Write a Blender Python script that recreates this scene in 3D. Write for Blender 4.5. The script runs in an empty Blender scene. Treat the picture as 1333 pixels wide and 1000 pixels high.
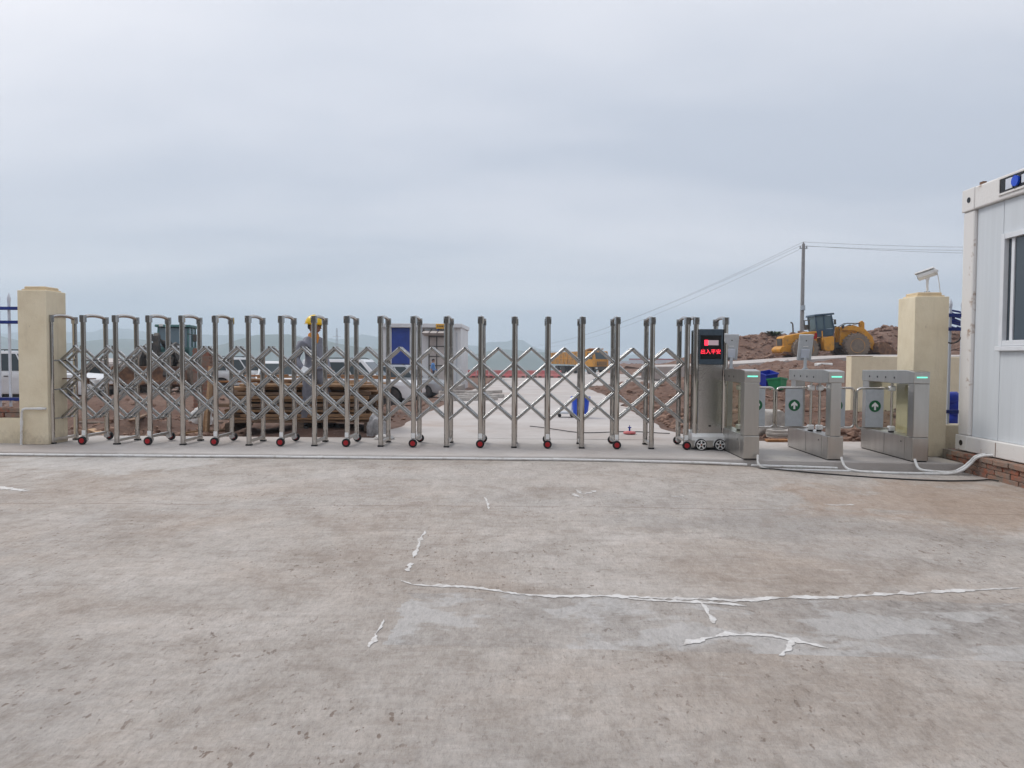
import bpy, bmesh, math, random
from mathutils import Vector, Matrix, Euler, noise
random.seed(7)
PI = math.pi
SC = bpy.context.scene
COL = SC.collection
R = math.radians
# ------------------------------------------------------------------ camera
FPX = 940.0
CAMLOC = Vector((0, 0, 1.2))
CROT = Matrix.Rotation(R(1.553), 3, 'Z') @ Matrix.Rotation(R(90 - 2.07), 3, 'X') @ Matrix.Rotation(R(0.3), 3, 'Z')
cd = bpy.data.cameras.new('camera'); cam = bpy.data.objects.new('camera', cd); COL.objects.link(cam)
cd.sensor_width = 36; cd.lens = 36 * FPX / 1333; cd.clip_start = 0.05; cd.clip_end = 20000
cam.matrix_world = Matrix.Translation(CAMLOC) @ CROT.to_4x4()
SC.camera = cam
# ------------------------------------------------------------------ sky and sun
SUN_EL, SUN_AZ = 48.0, -58.0          # azimuth from +Y, negative = to the left
w = bpy.data.worlds.new('World'); SC.world = w; w.use_nodes = True
nt = w.node_tree; N = nt.nodes; L = nt.links; N.clear()
def nn(t, **k):
    n = N.new(t)
    for a, b in k.items(): setattr(n, a, b)
    return n
out = nn('ShaderNodeOutputWorld'); bg = nn('ShaderNodeBackground'); L.new(bg.outputs[0], out.inputs[0])
sky = nn('ShaderNodeTexSky', sky_type='NISHITA'); sky.sun_disc = False
sky.sun_elevation = R(SUN_EL); sky.sun_rotation = R(SUN_AZ); sky.air_density = 1.0; sky.dust_density = 3.0
tc = nn('ShaderNodeTexCoord'); sep = nn('ShaderNodeSeparateXYZ'); L.new(tc.outputs['Generated'], sep.inputs[0])
zz = nn('ShaderNodeMath', operation='MAXIMUM'); L.new(sep.outputs[2], zz.inputs[0]); zz.inputs[1].default_value = 0.0
zp = nn('ShaderNodeMath', operation='ADD'); L.new(zz.outputs[0], zp.inputs[0]); zp.inputs[1].default_value = 0.16
dx = nn('ShaderNodeMath', operation='DIVIDE'); L.new(sep.outputs[0], dx.inputs[0]); L.new(zp.outputs[0], dx.inputs[1])
dy = nn('ShaderNodeMath', operation='DIVIDE'); L.new(sep.outputs[1], dy.inputs[0]); L.new(zp.outputs[0], dy.inputs[1])
cmb = nn('ShaderNodeCombineXYZ'); L.new(dx.outputs[0], cmb.inputs[0]); L.new(dy.outputs[0], cmb.inputs[1])
mp = nn('ShaderNodeMapping'); L.new(cmb.outputs[0], mp.inputs[0]); mp.inputs['Rotation'].default_value = (0, 0, R(-24)); mp.inputs['Scale'].default_value = (0.34, 0.85, 1)
nz = nn('ShaderNodeTexNoise'); L.new(mp.outputs[0], nz.inputs[0]); nz.inputs['Scale'].default_value = 1.0; nz.inputs['Detail'].default_value = 6.0; nz.inputs['Roughness'].default_value = 0.50; nz.inputs['Distortion'].default_value = 0.25
cr = nn('ShaderNodeValToRGB'); L.new(nz.outputs['Fac'], cr.inputs[0])
cr.color_ramp.elements[0].position = 0.36; cr.color_ramp.elements[0].color = (0.405, 0.434, 0.492, 1)
cr.color_ramp.elements[1].position = 0.66; cr.color_ramp.elements[1].color = (0.64, 0.638, 0.665, 1)
er = nn('ShaderNodeValToRGB'); L.new(zz.outputs[0], er.inputs[0])     # overcast: brighter overhead
er.color_ramp.elements[0].position = 0.0; er.color_ramp.elements[0].color = (0.86, 0.87, 0.88, 1)
er.color_ramp.elements[1].position = 1.0; er.color_ramp.elements[1].color = (1.45, 1.43, 1.40, 1)
e = er.color_ramp.elements.new(0.22); e.color = (0.96, 0.96, 0.97, 1)
e = er.color_ramp.elements.new(0.45); e.color = (1.10, 1.09, 1.08, 1)
mul = nn('ShaderNodeMix', data_type='RGBA', blend_type='MULTIPLY'); mul.inputs[0].default_value = 1
L.new(cr.outputs[0], mul.inputs[6]); L.new(er.outputs[0], mul.inputs[7])
sk = nn('ShaderNodeMix', data_type='RGBA', blend_type='MULTIPLY'); sk.inputs[0].default_value = 1
L.new(sky.outputs[0], sk.inputs[6]); sk.inputs[7].default_value = (0.10, 0.10, 0.10, 1)
mx = nn('ShaderNodeMix', data_type='RGBA', blend_type='MIX'); mx.inputs[0].default_value = 0.92
L.new(sk.outputs[2], mx.inputs[6]); L.new(mul.outputs[2], mx.inputs[7])
L.new(mx.outputs[2], bg.inputs[0]); bg.inputs[1].default_value = 1.0
sd = bpy.data.lights.new('sun', 'SUN'); sd.energy = 1.15; sd.angle = R(22); sd.color = (1.0, 0.96, 0.90)
so = bpy.data.objects.new('sun', sd); COL.objects.link(so)
_d = Vector((math.sin(R(SUN_AZ)) * math.cos(R(SUN_EL)), math.cos(R(SUN_AZ)) * math.cos(R(SUN_EL)), math.sin(R(SUN_EL))))
so.rotation_euler = _d.to_track_quat('Z', 'Y').to_euler(); so.location = _d * 60
# ------------------------------------------------------------------ exposure, render
SC.view_settings.view_transform = 'Standard'; SC.view_settings.look = 'None'
SC.view_settings.exposure = 0.56; SC.view_settings.gamma = 1.0
SC.render.engine = 'CYCLES'
try:
    SC.cycles.use_denoising = True; SC.cycles.denoiser = 'OPENIMAGEDENOISE'
except Exception: pass
SC.cycles.max_bounces = 8; SC.cycles.diffuse_bounces = 3; SC.cycles.glossy_bounces = 4; SC.cycles.transmission_bounces = 6
SC.cycles.transparent_max_bounces = 12; SC.cycles.volume_bounces = 1; SC.cycles.caustics_reflective = False; SC.cycles.caustics_refractive = False

# ================================================================== helpers
def ray(px, py): return CROT @ Vector(((px - 666.5) / FPX, -(py - 500) / FPX, -1))
def atz(px, py, z):                       # pixel of the photograph -> point on the level z
    d = ray(px, py); return CAMLOC + d * ((z - CAMLOC.z) / d.z)
def aty(px, py, Y):                       # pixel -> point on the upright plane at that distance
    d = ray(px, py); return CAMLOC + d * (Y / d.y)
def clamp(t, a=0., b=1.): return max(a, min(b, t))
def smooth(t): t = clamp(t); return t * t * (3 - 2 * t)
def lerp(a, b, t): return a + (b - a) * t

MATS = {}
def mat(name, col, rough=0.6, metal=0.0, var=0.0, scale=6.0, bump=0.0, bscale=40.0, emit=None, estr=0.0, alpha=1.0, trans=0.0,
        col2=None, lo=0.4, hi=0.62, spec=0.5, rvar=0.0, stretch=(1, 1, 1), ior=1.45):
    m = bpy.data.materials.new(name); m.use_nodes = True
    t = m.node_tree; n = t.nodes; l = t.links; p = n['Principled BSDF']
    p.inputs['Base Color'].default_value = (*col, 1); p.inputs['Roughness'].default_value = rough; p.inputs['Metallic'].default_value = metal
    p.inputs['Specular IOR Level'].default_value = spec; p.inputs['IOR'].default_value = ior
    if trans: p.inputs['Transmission Weight'].default_value = trans
    if alpha < 1: p.inputs['Alpha'].default_value = alpha
    if emit: p.inputs['Emission Color'].default_value = (*emit, 1); p.inputs['Emission Strength'].default_value = estr
    if col2 or var or bump or rvar:
        g = n.new('ShaderNodeNewGeometry'); mpn = n.new('ShaderNodeMapping'); l.new(g.outputs['Position'], mpn.inputs[0]); mpn.inputs['Scale'].default_value = stretch
        if col2 or var:
            a = n.new('ShaderNodeTexNoise'); l.new(mpn.outputs[0], a.inputs[0]); a.inputs['Scale'].default_value = scale; a.inputs['Detail'].default_value = 7; a.inputs['Roughness'].default_value = 0.62
            r = n.new('ShaderNodeValToRGB'); l.new(a.outputs['Fac'], r.inputs[0])
            c2 = col2 or tuple(clamp(c * (1 - var)) for c in col)
            c1 = col if col2 else tuple(clamp(c * (1 + var * .6)) for c in col)
            r.color_ramp.elements[0].position = lo; r.color_ramp.elements[0].color = (*c2, 1)
            r.color_ramp.elements[1].position = hi; r.color_ramp.elements[1].color = (*c1, 1)
            l.new(r.outputs[0], p.inputs['Base Color'])
        if rvar:
            a2 = n.new('ShaderNodeTexNoise'); l.new(mpn.outputs[0], a2.inputs[0]); a2.inputs['Scale'].default_value = scale * 2.3; a2.inputs['Detail'].default_value = 5
            mr = n.new('ShaderNodeMapRange'); l.new(a2.outputs['Fac'], mr.inputs[0]); mr.inputs[1].default_value = .3; mr.inputs[2].default_value = .7
            mr.inputs[3].default_value = max(0.02, rough - rvar); mr.inputs[4].default_value = rough + rvar; l.new(mr.outputs[0], p.inputs['Roughness'])
        if bump:
            b = n.new('ShaderNodeTexNoise'); l.new(mpn.outputs[0], b.inputs[0]); b.inputs['Scale'].default_value = bscale; b.inputs['Detail'].default_value = 5
            bn = n.new('ShaderNodeBump'); l.new(b.outputs['Fac'], bn.inputs['Height']); bn.inputs['Strength'].default_value = bump; bn.inputs['Distance'].default_value = 0.02
            l.new(bn.outputs[0], p.inputs['Normal'])
    MATS[name] = m; return m

class MB:
    """collects shapes in one bmesh"""
    def __init__(s): s.bm = bmesh.new()
    def quadpts(s, pts, flip=False):
        vs = [s.bm.verts.new(p) for p in pts]
        s.bm.faces.new(vs[::-1] if flip else vs); return s
    def box(s, x0, x1, y0, y1, z0, z1, M=None, taper=None):
        P = [(x0, y0, z0), (x1, y0, z0), (x1, y1, z0), (x0, y1, z0), (x0, y0, z1), (x1, y0, z1), (x1, y1, z1), (x0, y1, z1)]
        if taper:
            cx, cy = (x0 + x1) / 2, (y0 + y1) / 2
            P = P[:4] + [(cx + (p[0] - cx) * taper, cy + (p[1] - cy) * taper, p[2]) for p in P[4:]]
        vs = [s.bm.verts.new((M @ Vector(p)) if M else p) for p in P]
        for f in ((0, 3, 2, 1), (4, 5, 6, 7), (0, 1, 5, 4), (1, 2, 6, 5), (2, 3, 7, 6), (3, 0, 4, 7)): s.bm.faces.new([vs[i] for i in f])
        return s
    def prism(s, poly, a, b, axis='y', M=None):
        """extrude a 2-D polygon: axis y -> poly is (x,z); axis x -> (y,z); axis z -> (x,y)"""
        def mk(p, t):
            v = {'y': (p[0], t, p[1]), 'x': (t, p[0], p[1]), 'z': (p[0], p[1], t)}[axis]
            return s.bm.verts.new((M @ Vector(v)) if M else v)
        A = [mk(p, a) for p in poly]; B = [mk(p, b) for p in poly]; n = len(poly)
        fs = [s.bm.faces.new(A[::-1]), s.bm.faces.new(B)]
        for i in range(n): fs.append(s.bm.faces.new((A[i], A[(i + 1) % n], B[(i + 1) % n], B[i])))
        return s
    def cyl(s, p0, p1, r0, r1=None, n=14, caps=True):
        r1 = r0 if r1 is None else r1
        p0, p1 = Vector(p0), Vector(p1); d = (p1 - p0).normalized()
        u = d.orthogonal().normalized(); v = d.cross(u)
        A = []; B = []
        for i in range(n):
            t = 2 * PI * i / n; o = u * math.cos(t) + v * math.sin(t)
            A.append(s.bm.verts.new(p0 + o * r0)); B.append(s.bm.verts.new(p1 + o * r1))
        for i in range(n): s.bm.faces.new((A[i], A[(i + 1) % n], B[(i + 1) % n], B[i]))
        if caps: s.bm.faces.new(A[::-1]); s.bm.faces.new(B)
        return s
    def tube(s, pts, r, n=8, caps=True, rs=None):
        pts = [Vector(p) for p in pts]; rings = []
        for i, p in enumerate(pts):
            d = (pts[min(i + 1, len(pts) - 1)] - pts[max(i - 1, 0)]).normalized()
            ref = Vector((0, 0, 1)) if abs(d.z) < 0.95 else Vector((0, 1, 0))
            u = d.cross(ref).normalized(); v = d.cross(u)
            rr = rs[i] if rs else r
            rings.append([s.bm.verts.new(p + (u * math.cos(2 * PI * k / n) + v * math.sin(2 * PI * k / n)) * rr) for k in range(n)])
        for a, b in zip(rings, rings[1:]):
            for k in range(n): s.bm.faces.new((a[k], a[(k + 1) % n], b[(k + 1) % n], b[k]))
        if caps: s.bm.faces.new(rings[0][::-1]); s.bm.faces.new(rings[-1])
        return s
    def beam(s, p0, p1, wa, wb, up=(0, 0, 1)):
        """rectangular bar between two points; wa along `side`, wb along `up`"""
        p0, p1 = Vector(p0), Vector(p1); d = (p1 - p0).normalized(); up = Vector(up)
        side = d.cross(up).normalized(); u2 = side.cross(d)
        V = [s.bm.verts.new(p + side * (sx * wa / 2) + u2 * (sz * wb / 2)) for p in (p0, p1) for sx, sz in ((-1, -1), (1, -1), (1, 1), (-1, 1))]
        for f in ((3, 2, 1, 0), (4, 5, 6, 7), (0, 1, 5, 4), (1, 2, 6, 5), (2, 3, 7, 6), (3, 0, 4, 7)): s.bm.faces.new([V[i] for i in f])
        return s
    def rbar(s, p0, p1, poly):
        p0, p1 = Vector(p0), Vector(p1); d = (p1 - p0).normalized(); side = Vector((0, 1, 0)); u2 = d.cross(side).normalized(); n = len(poly)
        A = [s.bm.verts.new(p0 + u2 * a + side * b) for a, b in poly]; B = [s.bm.verts.new(p1 + u2 * a + side * b) for a, b in poly]
        s.bm.faces.new(A[::-1]); s.bm.faces.new(B)
        for i in range(n): s.bm.faces.new((A[i], A[(i + 1) % n], B[(i + 1) % n], B[i]))
        return s
    def lathe(s, prof, n=24, M=None, arc=2 * PI, cap=True):
        """profile of (r,z) about z"""
        rings = []
        for r, z in prof:
            ring = []
            for k in range(n):
                t = arc * k / n; v = Vector((r * math.cos(t), r * math.sin(t), z)); ring.append(s.bm.verts.new(M @ v if M else v))
            rings.append(ring)
        for a, b in zip(rings, rings[1:]):
            for k in range(n): s.bm.faces.new((a[k], a[(k + 1) % n], b[(k + 1) % n], b[k]))
        if cap and prof[0][0] > 1e-6: s.bm.faces.new(rings[0][::-1])
        if cap and prof[-1][0] > 1e-6: s.bm.faces.new(rings[-1])
        return s
    def mesh(s, name, m=None, smoothang=None, bevel=0.0, segs=2):
        bm = s.bm
        bmesh.ops.remove_doubles(bm, verts=bm.verts, dist=1e-5)
        bmesh.ops.recalc_face_normals(bm, faces=bm.faces)
        if bevel:
            es = [e for e in bm.edges if len(e.link_faces) == 2 and e.calc_face_angle(0) > 0.6]
            bmesh.ops.bevel(bm, geom=es, offset=bevel, segments=segs, affect='EDGES', profile=0.5, clamp_overlap=True)
        me = bpy.data.meshes.new(name); bm.to_mesh(me); bm.free()
        for mm in (m if isinstance(m, (list, tuple)) else [m]):
            if mm: me.materials.append(MATS[mm] if isinstance(mm, str) else mm)
        if smoothang is not None:
            me.shade_smooth() if hasattr(me, 'shade_smooth') else None
            try: me.set_sharp_from_angle(angle=R(smoothang))
            except Exception: pass
        return me
    def build(s, name, m, parent=None, loc=(0, 0, 0), rot=(0, 0, 0), smoothang=None, bevel=0.0, segs=2):
        return put(name, s.mesh(name, m, smoothang, bevel, segs), parent, loc, rot)
def put(name, me, parent=None, loc=(0, 0, 0), rot=(0, 0, 0)):
    o = bpy.data.objects.new(name, me); COL.objects.link(o); o.parent = parent
    o.location = loc; o.rotation_euler = rot; return o
def tag(o, label=None, cat=None, group=None, kind=None):
    if label: o['label'] = label
    if cat: o['category'] = cat
    if group: o['group'] = group
    if kind: o['kind'] = kind
    return o
def thing(name, label, cat, loc=(0, 0, 0), rotz=0.0, group=None, rot=None):
    o = bpy.data.objects.new(name, None); COL.objects.link(o); o.empty_display_size = 0.2
    o.location = loc; o.rotation_euler = rot if rot else (0, 0, rotz)
    return tag(o, label, cat, group)
def lump(bm, c, r, sub=1, rnd=0.25, sq=(1, 1, 1)):
    ret = bmesh.ops.create_icosphere(bm, subdivisions=sub, radius=1)
    q = Euler((random.uniform(0, 6), random.uniform(0, 6), random.uniform(0, 6))).to_matrix()
    for v in ret['verts']:
        k = 1 + random.uniform(-rnd, rnd); p = q @ (v.co * k); v.co = Vector((p.x * sq[0], p.y * sq[1], p.z * sq[2])) * r + Vector(c)

# ================================================================== materials
mat('steel', (0.52, 0.50, 0.475), 0.05, 1.0, rvar=.03, scale=12)
mat('steel_bar', (0.43, 0.43, 0.425), 0.08, 1.0, rvar=.04, scale=25)
mat('steel_cap', (0.42, 0.42, 0.42), 0.14, 1.0)
mat('steel_brushed', (0.52, 0.505, 0.48), 0.33, 1.0, var=0.05, scale=14, stretch=(1, 1, .12), rvar=0.05)
mat('steel_white', (0.86, 0.86, 0.85), 0.3, 0.3, var=.05)
mat('aluminium_cast', (0.62, 0.62, 0.62), 0.42, 0.9, var=.1, scale=30)
mat('black_rubber', (0.018, 0.018, 0.019), 0.75, var=0.4, scale=20, bump=.2)
mat('black_plastic', (0.02, 0.02, 0.022), 0.4)
mat('red_plastic', (0.42, 0.015, 0.02), 0.45)
mat('white_sticker', (0.85, 0.85, 0.84), 0.5)
mat('rim_copper', (0.25, 0.09, 0.04), 0.4, .4)
mat('slate_panel', (0.05, 0.075, 0.10), 0.35, var=.15, scale=30)
mat('screen_black', (0.006, 0.006, 0.007), 0.25)
mat('led_red', (0.3, 0.01, 0.02), 0.5, emit=(1.0, 0.03, 0.06), estr=1.6)
mat('led_strip', (0.25, 0.2, 0.22), 0.5, emit=(0.75, 0.55, 0.6), estr=0.22)
mat('led_green', (0.2, 0.6, 0.5), 0.4, emit=(0.16, 0.85, 0.58), estr=0.75)
mat('sign_green', (0.012, 0.13, 0.05), 0.5)
mat('pale_plastic', (0.52, 0.55, 0.58), 0.45, var=.06, scale=20)
mat('cream_cap', (0.72, 0.57, 0.36), 0.85, col2=(0.62, 0.50, 0.34), scale=8, bump=.2, bscale=60)
mat('blue_steel', (0.012, 0.03, 0.20), 0.4, var=.2)
mat('white_steel', (0.62, 0.66, 0.74), 0.45, var=.06)
mat('pvc_white', (0.74, 0.74, 0.73), 0.4, col2=(0.55, 0.53, 0.50), scale=14, lo=.3, hi=.5)
mat('black_cable', (0.02, 0.02, 0.02), 0.5)
mat('brick', (0.31, 0.115, 0.07), 0.92, col2=(0.20, 0.145, 0.115), scale=14, lo=.42, hi=.58, bump=.5, bscale=60)
mat('brick_pale', (0.30, 0.165, 0.115), 0.92, col2=(0.225, 0.18, 0.15), scale=16, bump=.5, bscale=60)
mat('mortar', (0.27, 0.235, 0.20), 0.95, var=.25, scale=20, bump=.6, bscale=50)
mat('container_frame', (0.75, 0.73, 0.71), 0.5, col2=(0.36, 0.25, 0.18), scale=7, lo=.29, hi=.40, bump=.12)
mat('container_panel', (0.62, 0.655, 0.69), 0.45, var=.045, scale=2.0, stretch=(1, 5, .25), bump=.03, bscale=5, rvar=.1)
mat('window_frame', (0.72, 0.74, 0.77), 0.35, var=.04)
mat('glass_dark', (0.045, 0.06, 0.075), 0.06, spec=.8)
mat('glass_tint', (0.02, 0.035, 0.04), 0.05, spec=.7)
mat('glass_cab', (0.10, 0.15, 0.175), 0.08, spec=.7)
def mk_sheet():
    m = bpy.data.materials.new('acrylic'); m.use_nodes = True; n = m.node_tree.nodes; l = m.node_tree.links; n.clear(); MATS['acrylic'] = m
    o_ = n.new('ShaderNodeOutputMaterial'); mx_ = n.new('ShaderNodeMixShader'); tr = n.new('ShaderNodeBsdfTransparent'); gl_ = n.new('ShaderNodeBsdfGlossy'); fr = n.new('ShaderNodeValue')
    tr.inputs[0].default_value = (.93, .94, .88, 1); gl_.inputs['Roughness'].default_value = .05; fr.outputs[0].default_value = .07
    l.new(fr.outputs[0], mx_.inputs[0]); l.new(tr.outputs[0], mx_.inputs[1]); l.new(gl_.outputs[0], mx_.inputs[2]); l.new(mx_.outputs[0], o_.inputs[0])
mk_sheet()
mat('rust', (0.22, 0.115, 0.06), 0.85, col2=(0.10, 0.055, 0.038), scale=5, bump=.2)
mat('yellow_paint', (0.60, 0.27, 0.02), 0.5, col2=(0.34, 0.17, 0.04), scale=2.6, lo=.3, hi=.5, bump=.05)
mat('yellow_dirty', (0.50, 0.25, 0.05), 0.6, col2=(0.24, 0.15, 0.08), scale=3, lo=.35, hi=.55)
mat('green_cab', (0.06, 0.16, 0.155), 0.45, var=.2, scale=3)
mat('dark_machine', (0.045, 0.043, 0.042), 0.65, col2=(0.09, 0.075, 0.06), scale=4)
mat('tyre', (0.12, 0.10, 0.085), 0.9, col2=(0.20, 0.155, 0.12), scale=3.5, lo=.45, hi=.75, bump=.3, bscale=30)
mat('car_tyre', (0.022, 0.022, 0.023), 0.8, col2=(0.06, 0.05, 0.045), scale=6)
mat('dark_blue_cab', (0.035, 0.07, 0.11), 0.45, var=.2, scale=3)
mat('car_white', (0.76, 0.77, 0.78), 0.25, spec=.6)
mat('car_silver', (0.42, 0.44, 0.46), 0.3, .4)
mat('car_light', (0.7, 0.7, 0.68), 0.12)
mat('tail_red', (0.35, 0.01, 0.01), 0.25)
mat('bare_white', (0.70, 0.71, 0.72), 0.55, var=.06, scale=1.5)
mat('blue_door', (0.012, 0.045, 0.30), 0.45, var=.15, scale=2)
mat('canopy_cream', (0.52, 0.47, 0.44), 0.6, var=.08)
mat('sign_yellow', (0.70, 0.38, 0.03), 0.5)
mat('concrete_block', (0.44, 0.41, 0.38), 0.9, var=.22, scale=7, bump=.3)
mat('pole_concrete', (0.30, 0.30, 0.30), 0.85, var=.15)
mat('wire', (0.05, 0.05, 0.055), 0.6)
mat('bin_blue', (0.01, 0.075, 0.60), 0.35, var=.08)
mat('bin_navy', (0.012, 0.035, 0.36), 0.4, var=.1)
mat('bin_green', (0.01, 0.20, 0.075), 0.4, var=.1)
mat('barrier_red', (0.52, 0.10, 0.11), 0.6, col2=(0.50, 0.22, 0.20), scale=1.2)
mat('hoarding_white', (0.66, 0.68, 0.72), 0.6, var=.05, scale=.6)
mat('hoarding_red', (0.40, 0.16, 0.18), 0.6)
mat('film', (0.64, 0.625, 0.61), 0.55, col2=(0.47, 0.44, 0.415), scale=16, lo=.36, hi=.56, bump=.3, bscale=60)
mat('bag_grey', (0.50, 0.49, 0.50), 0.35, col2=(0.30, 0.30, 0.31), scale=12, bump=.6, bscale=22)
mat('paper', (0.82, 0.83, 0.84), 0.6)
mat('work_grey', (0.23, 0.235, 0.275), 0.85, var=.18, scale=14, bump=.35, bscale=26)
mat('work_orange', (0.62, 0.24, 0.03), 0.8)
mat('skin', (0.36, 0.19, 0.125), 0.55, var=.1, scale=20)
mat('hair', (0.012, 0.01, 0.01), 0.7)
mat('helmet_yellow', (0.80, 0.53, 0.01), 0.3)
mat('shoe', (0.03, 0.028, 0.027), 0.6)
mat('shirt_blue', (0.12, 0.27, 0.56), 0.85)
mat('trouser_navy', (0.015, 0.02, 0.05), 0.85)
mat('stone', (0.30, 0.19, 0.14), 0.95, col2=(0.16, 0.09, 0.063), scale=5, bump=.5)
mat('leaf', (0.05, 0.085, 0.03), 0.7, var=.4, scale=8)
mat('added_bank_dark', (0.050, 0.046, 0.040), 0.95, col2=(0.10, 0.088, 0.075), scale=.3)  # dark neutral tone of the added bank, picked for its reflection in the steel
mat('hill_wood', (0.045, 0.075, 0.035), 0.95, col2=(0.085, 0.10, 0.06), scale=0.02)
WOODS = []
for i, (a, b) in enumerate((((.38, .23, .125), (.25, .15, .085)), ((.29, .19, .12), (.17, .11, .075)), ((.52, .35, .205), (.38, .24, .14)), ((.19, .14, .105), (.11, .08, .06)))):
    mat('wood%d' % i, a, .85, col2=b, scale=4, stretch=(1.2, 12, 14), bump=.3, bscale=20); WOODS.append('wood%d' % i)
mat('wood_orange', (0.42, 0.20, 0.08), .8, col2=(.30, .14, .06), scale=8)

def tex_nodes(name):
    m = bpy.data.materials.new(name); m.use_nodes = True; MATS[name] = m
    t = m.node_tree; p = t.nodes['Principled BSDF']
    g = t.nodes.new('ShaderNodeNewGeometry')
    def noise_(scale, detail=6, rough=.6, stretch=(1, 1, 1), rot=0, dist=0, off=(0, 0, 0)):
        mp = t.nodes.new('ShaderNodeMapping'); t.links.new(g.outputs['Position'], mp.inputs[0]); mp.inputs['Scale'].default_value = stretch; mp.inputs['Rotation'].default_value = (0, 0, rot); mp.inputs['Location'].default_value = off
        a = t.nodes.new('ShaderNodeTexNoise'); t.links.new(mp.outputs[0], a.inputs[0]); a.inputs['Scale'].default_value = scale; a.inputs['Detail'].default_value = detail; a.inputs['Roughness'].default_value = rough; a.inputs['Distortion'].default_value = dist
        return a.outputs['Fac']
    def ramp(fac, stops):
        r = t.nodes.new('ShaderNodeValToRGB'); t.links.new(fac, r.inputs[0])
        el = r.color_ramp.elements
        while len(el) < len(stops): el.new(.5)
        for e_, (po, c) in zip(el, stops): e_.position = po; e_.color = (*c, 1) if len(c) == 3 else c
        return r.outputs[0]
    def mixc(fac, a, b, mode='MIX'):
        x = t.nodes.new('ShaderNodeMix'); x.data_type = 'RGBA'; x.blend_type = mode
        for s_, v in ((0, fac), (6, a), (7, b)):
            if isinstance(v, (int, float)): x.inputs[s_].default_value = v
            elif isinstance(v, tuple): x.inputs[s_].default_value = (*v, 1)
            else: t.links.new(v, x.inputs[s_])
        return x.outputs[2]
    def math_(op, a, b=None, c=None):
        x = t.nodes.new('ShaderNodeMath'); x.operation = op
        for i_, v in enumerate((a, b, c)):
            if v is None: continue
            if isinstance(v, (int, float)): x.inputs[i_].default_value = v
            else: t.links.new(v, x.inputs[i_])
        return x.outputs[0]
    def bump(h, strength, dist=.02, prev=None):
        b = t.nodes.new('ShaderNodeBump'); t.links.new(h, b.inputs['Height']); b.inputs['Strength'].default_value = strength; b.inputs['Distance'].default_value = dist
        if prev: t.links.new(prev, b.inputs['Normal'])
        return b.outputs[0]
    return m, t, p, g, noise_, ramp, mixc, math_, bump
W1 = (1, 1, 1); B0 = (0, 0, 0)
def v3(k): return (k, k, k)
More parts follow.
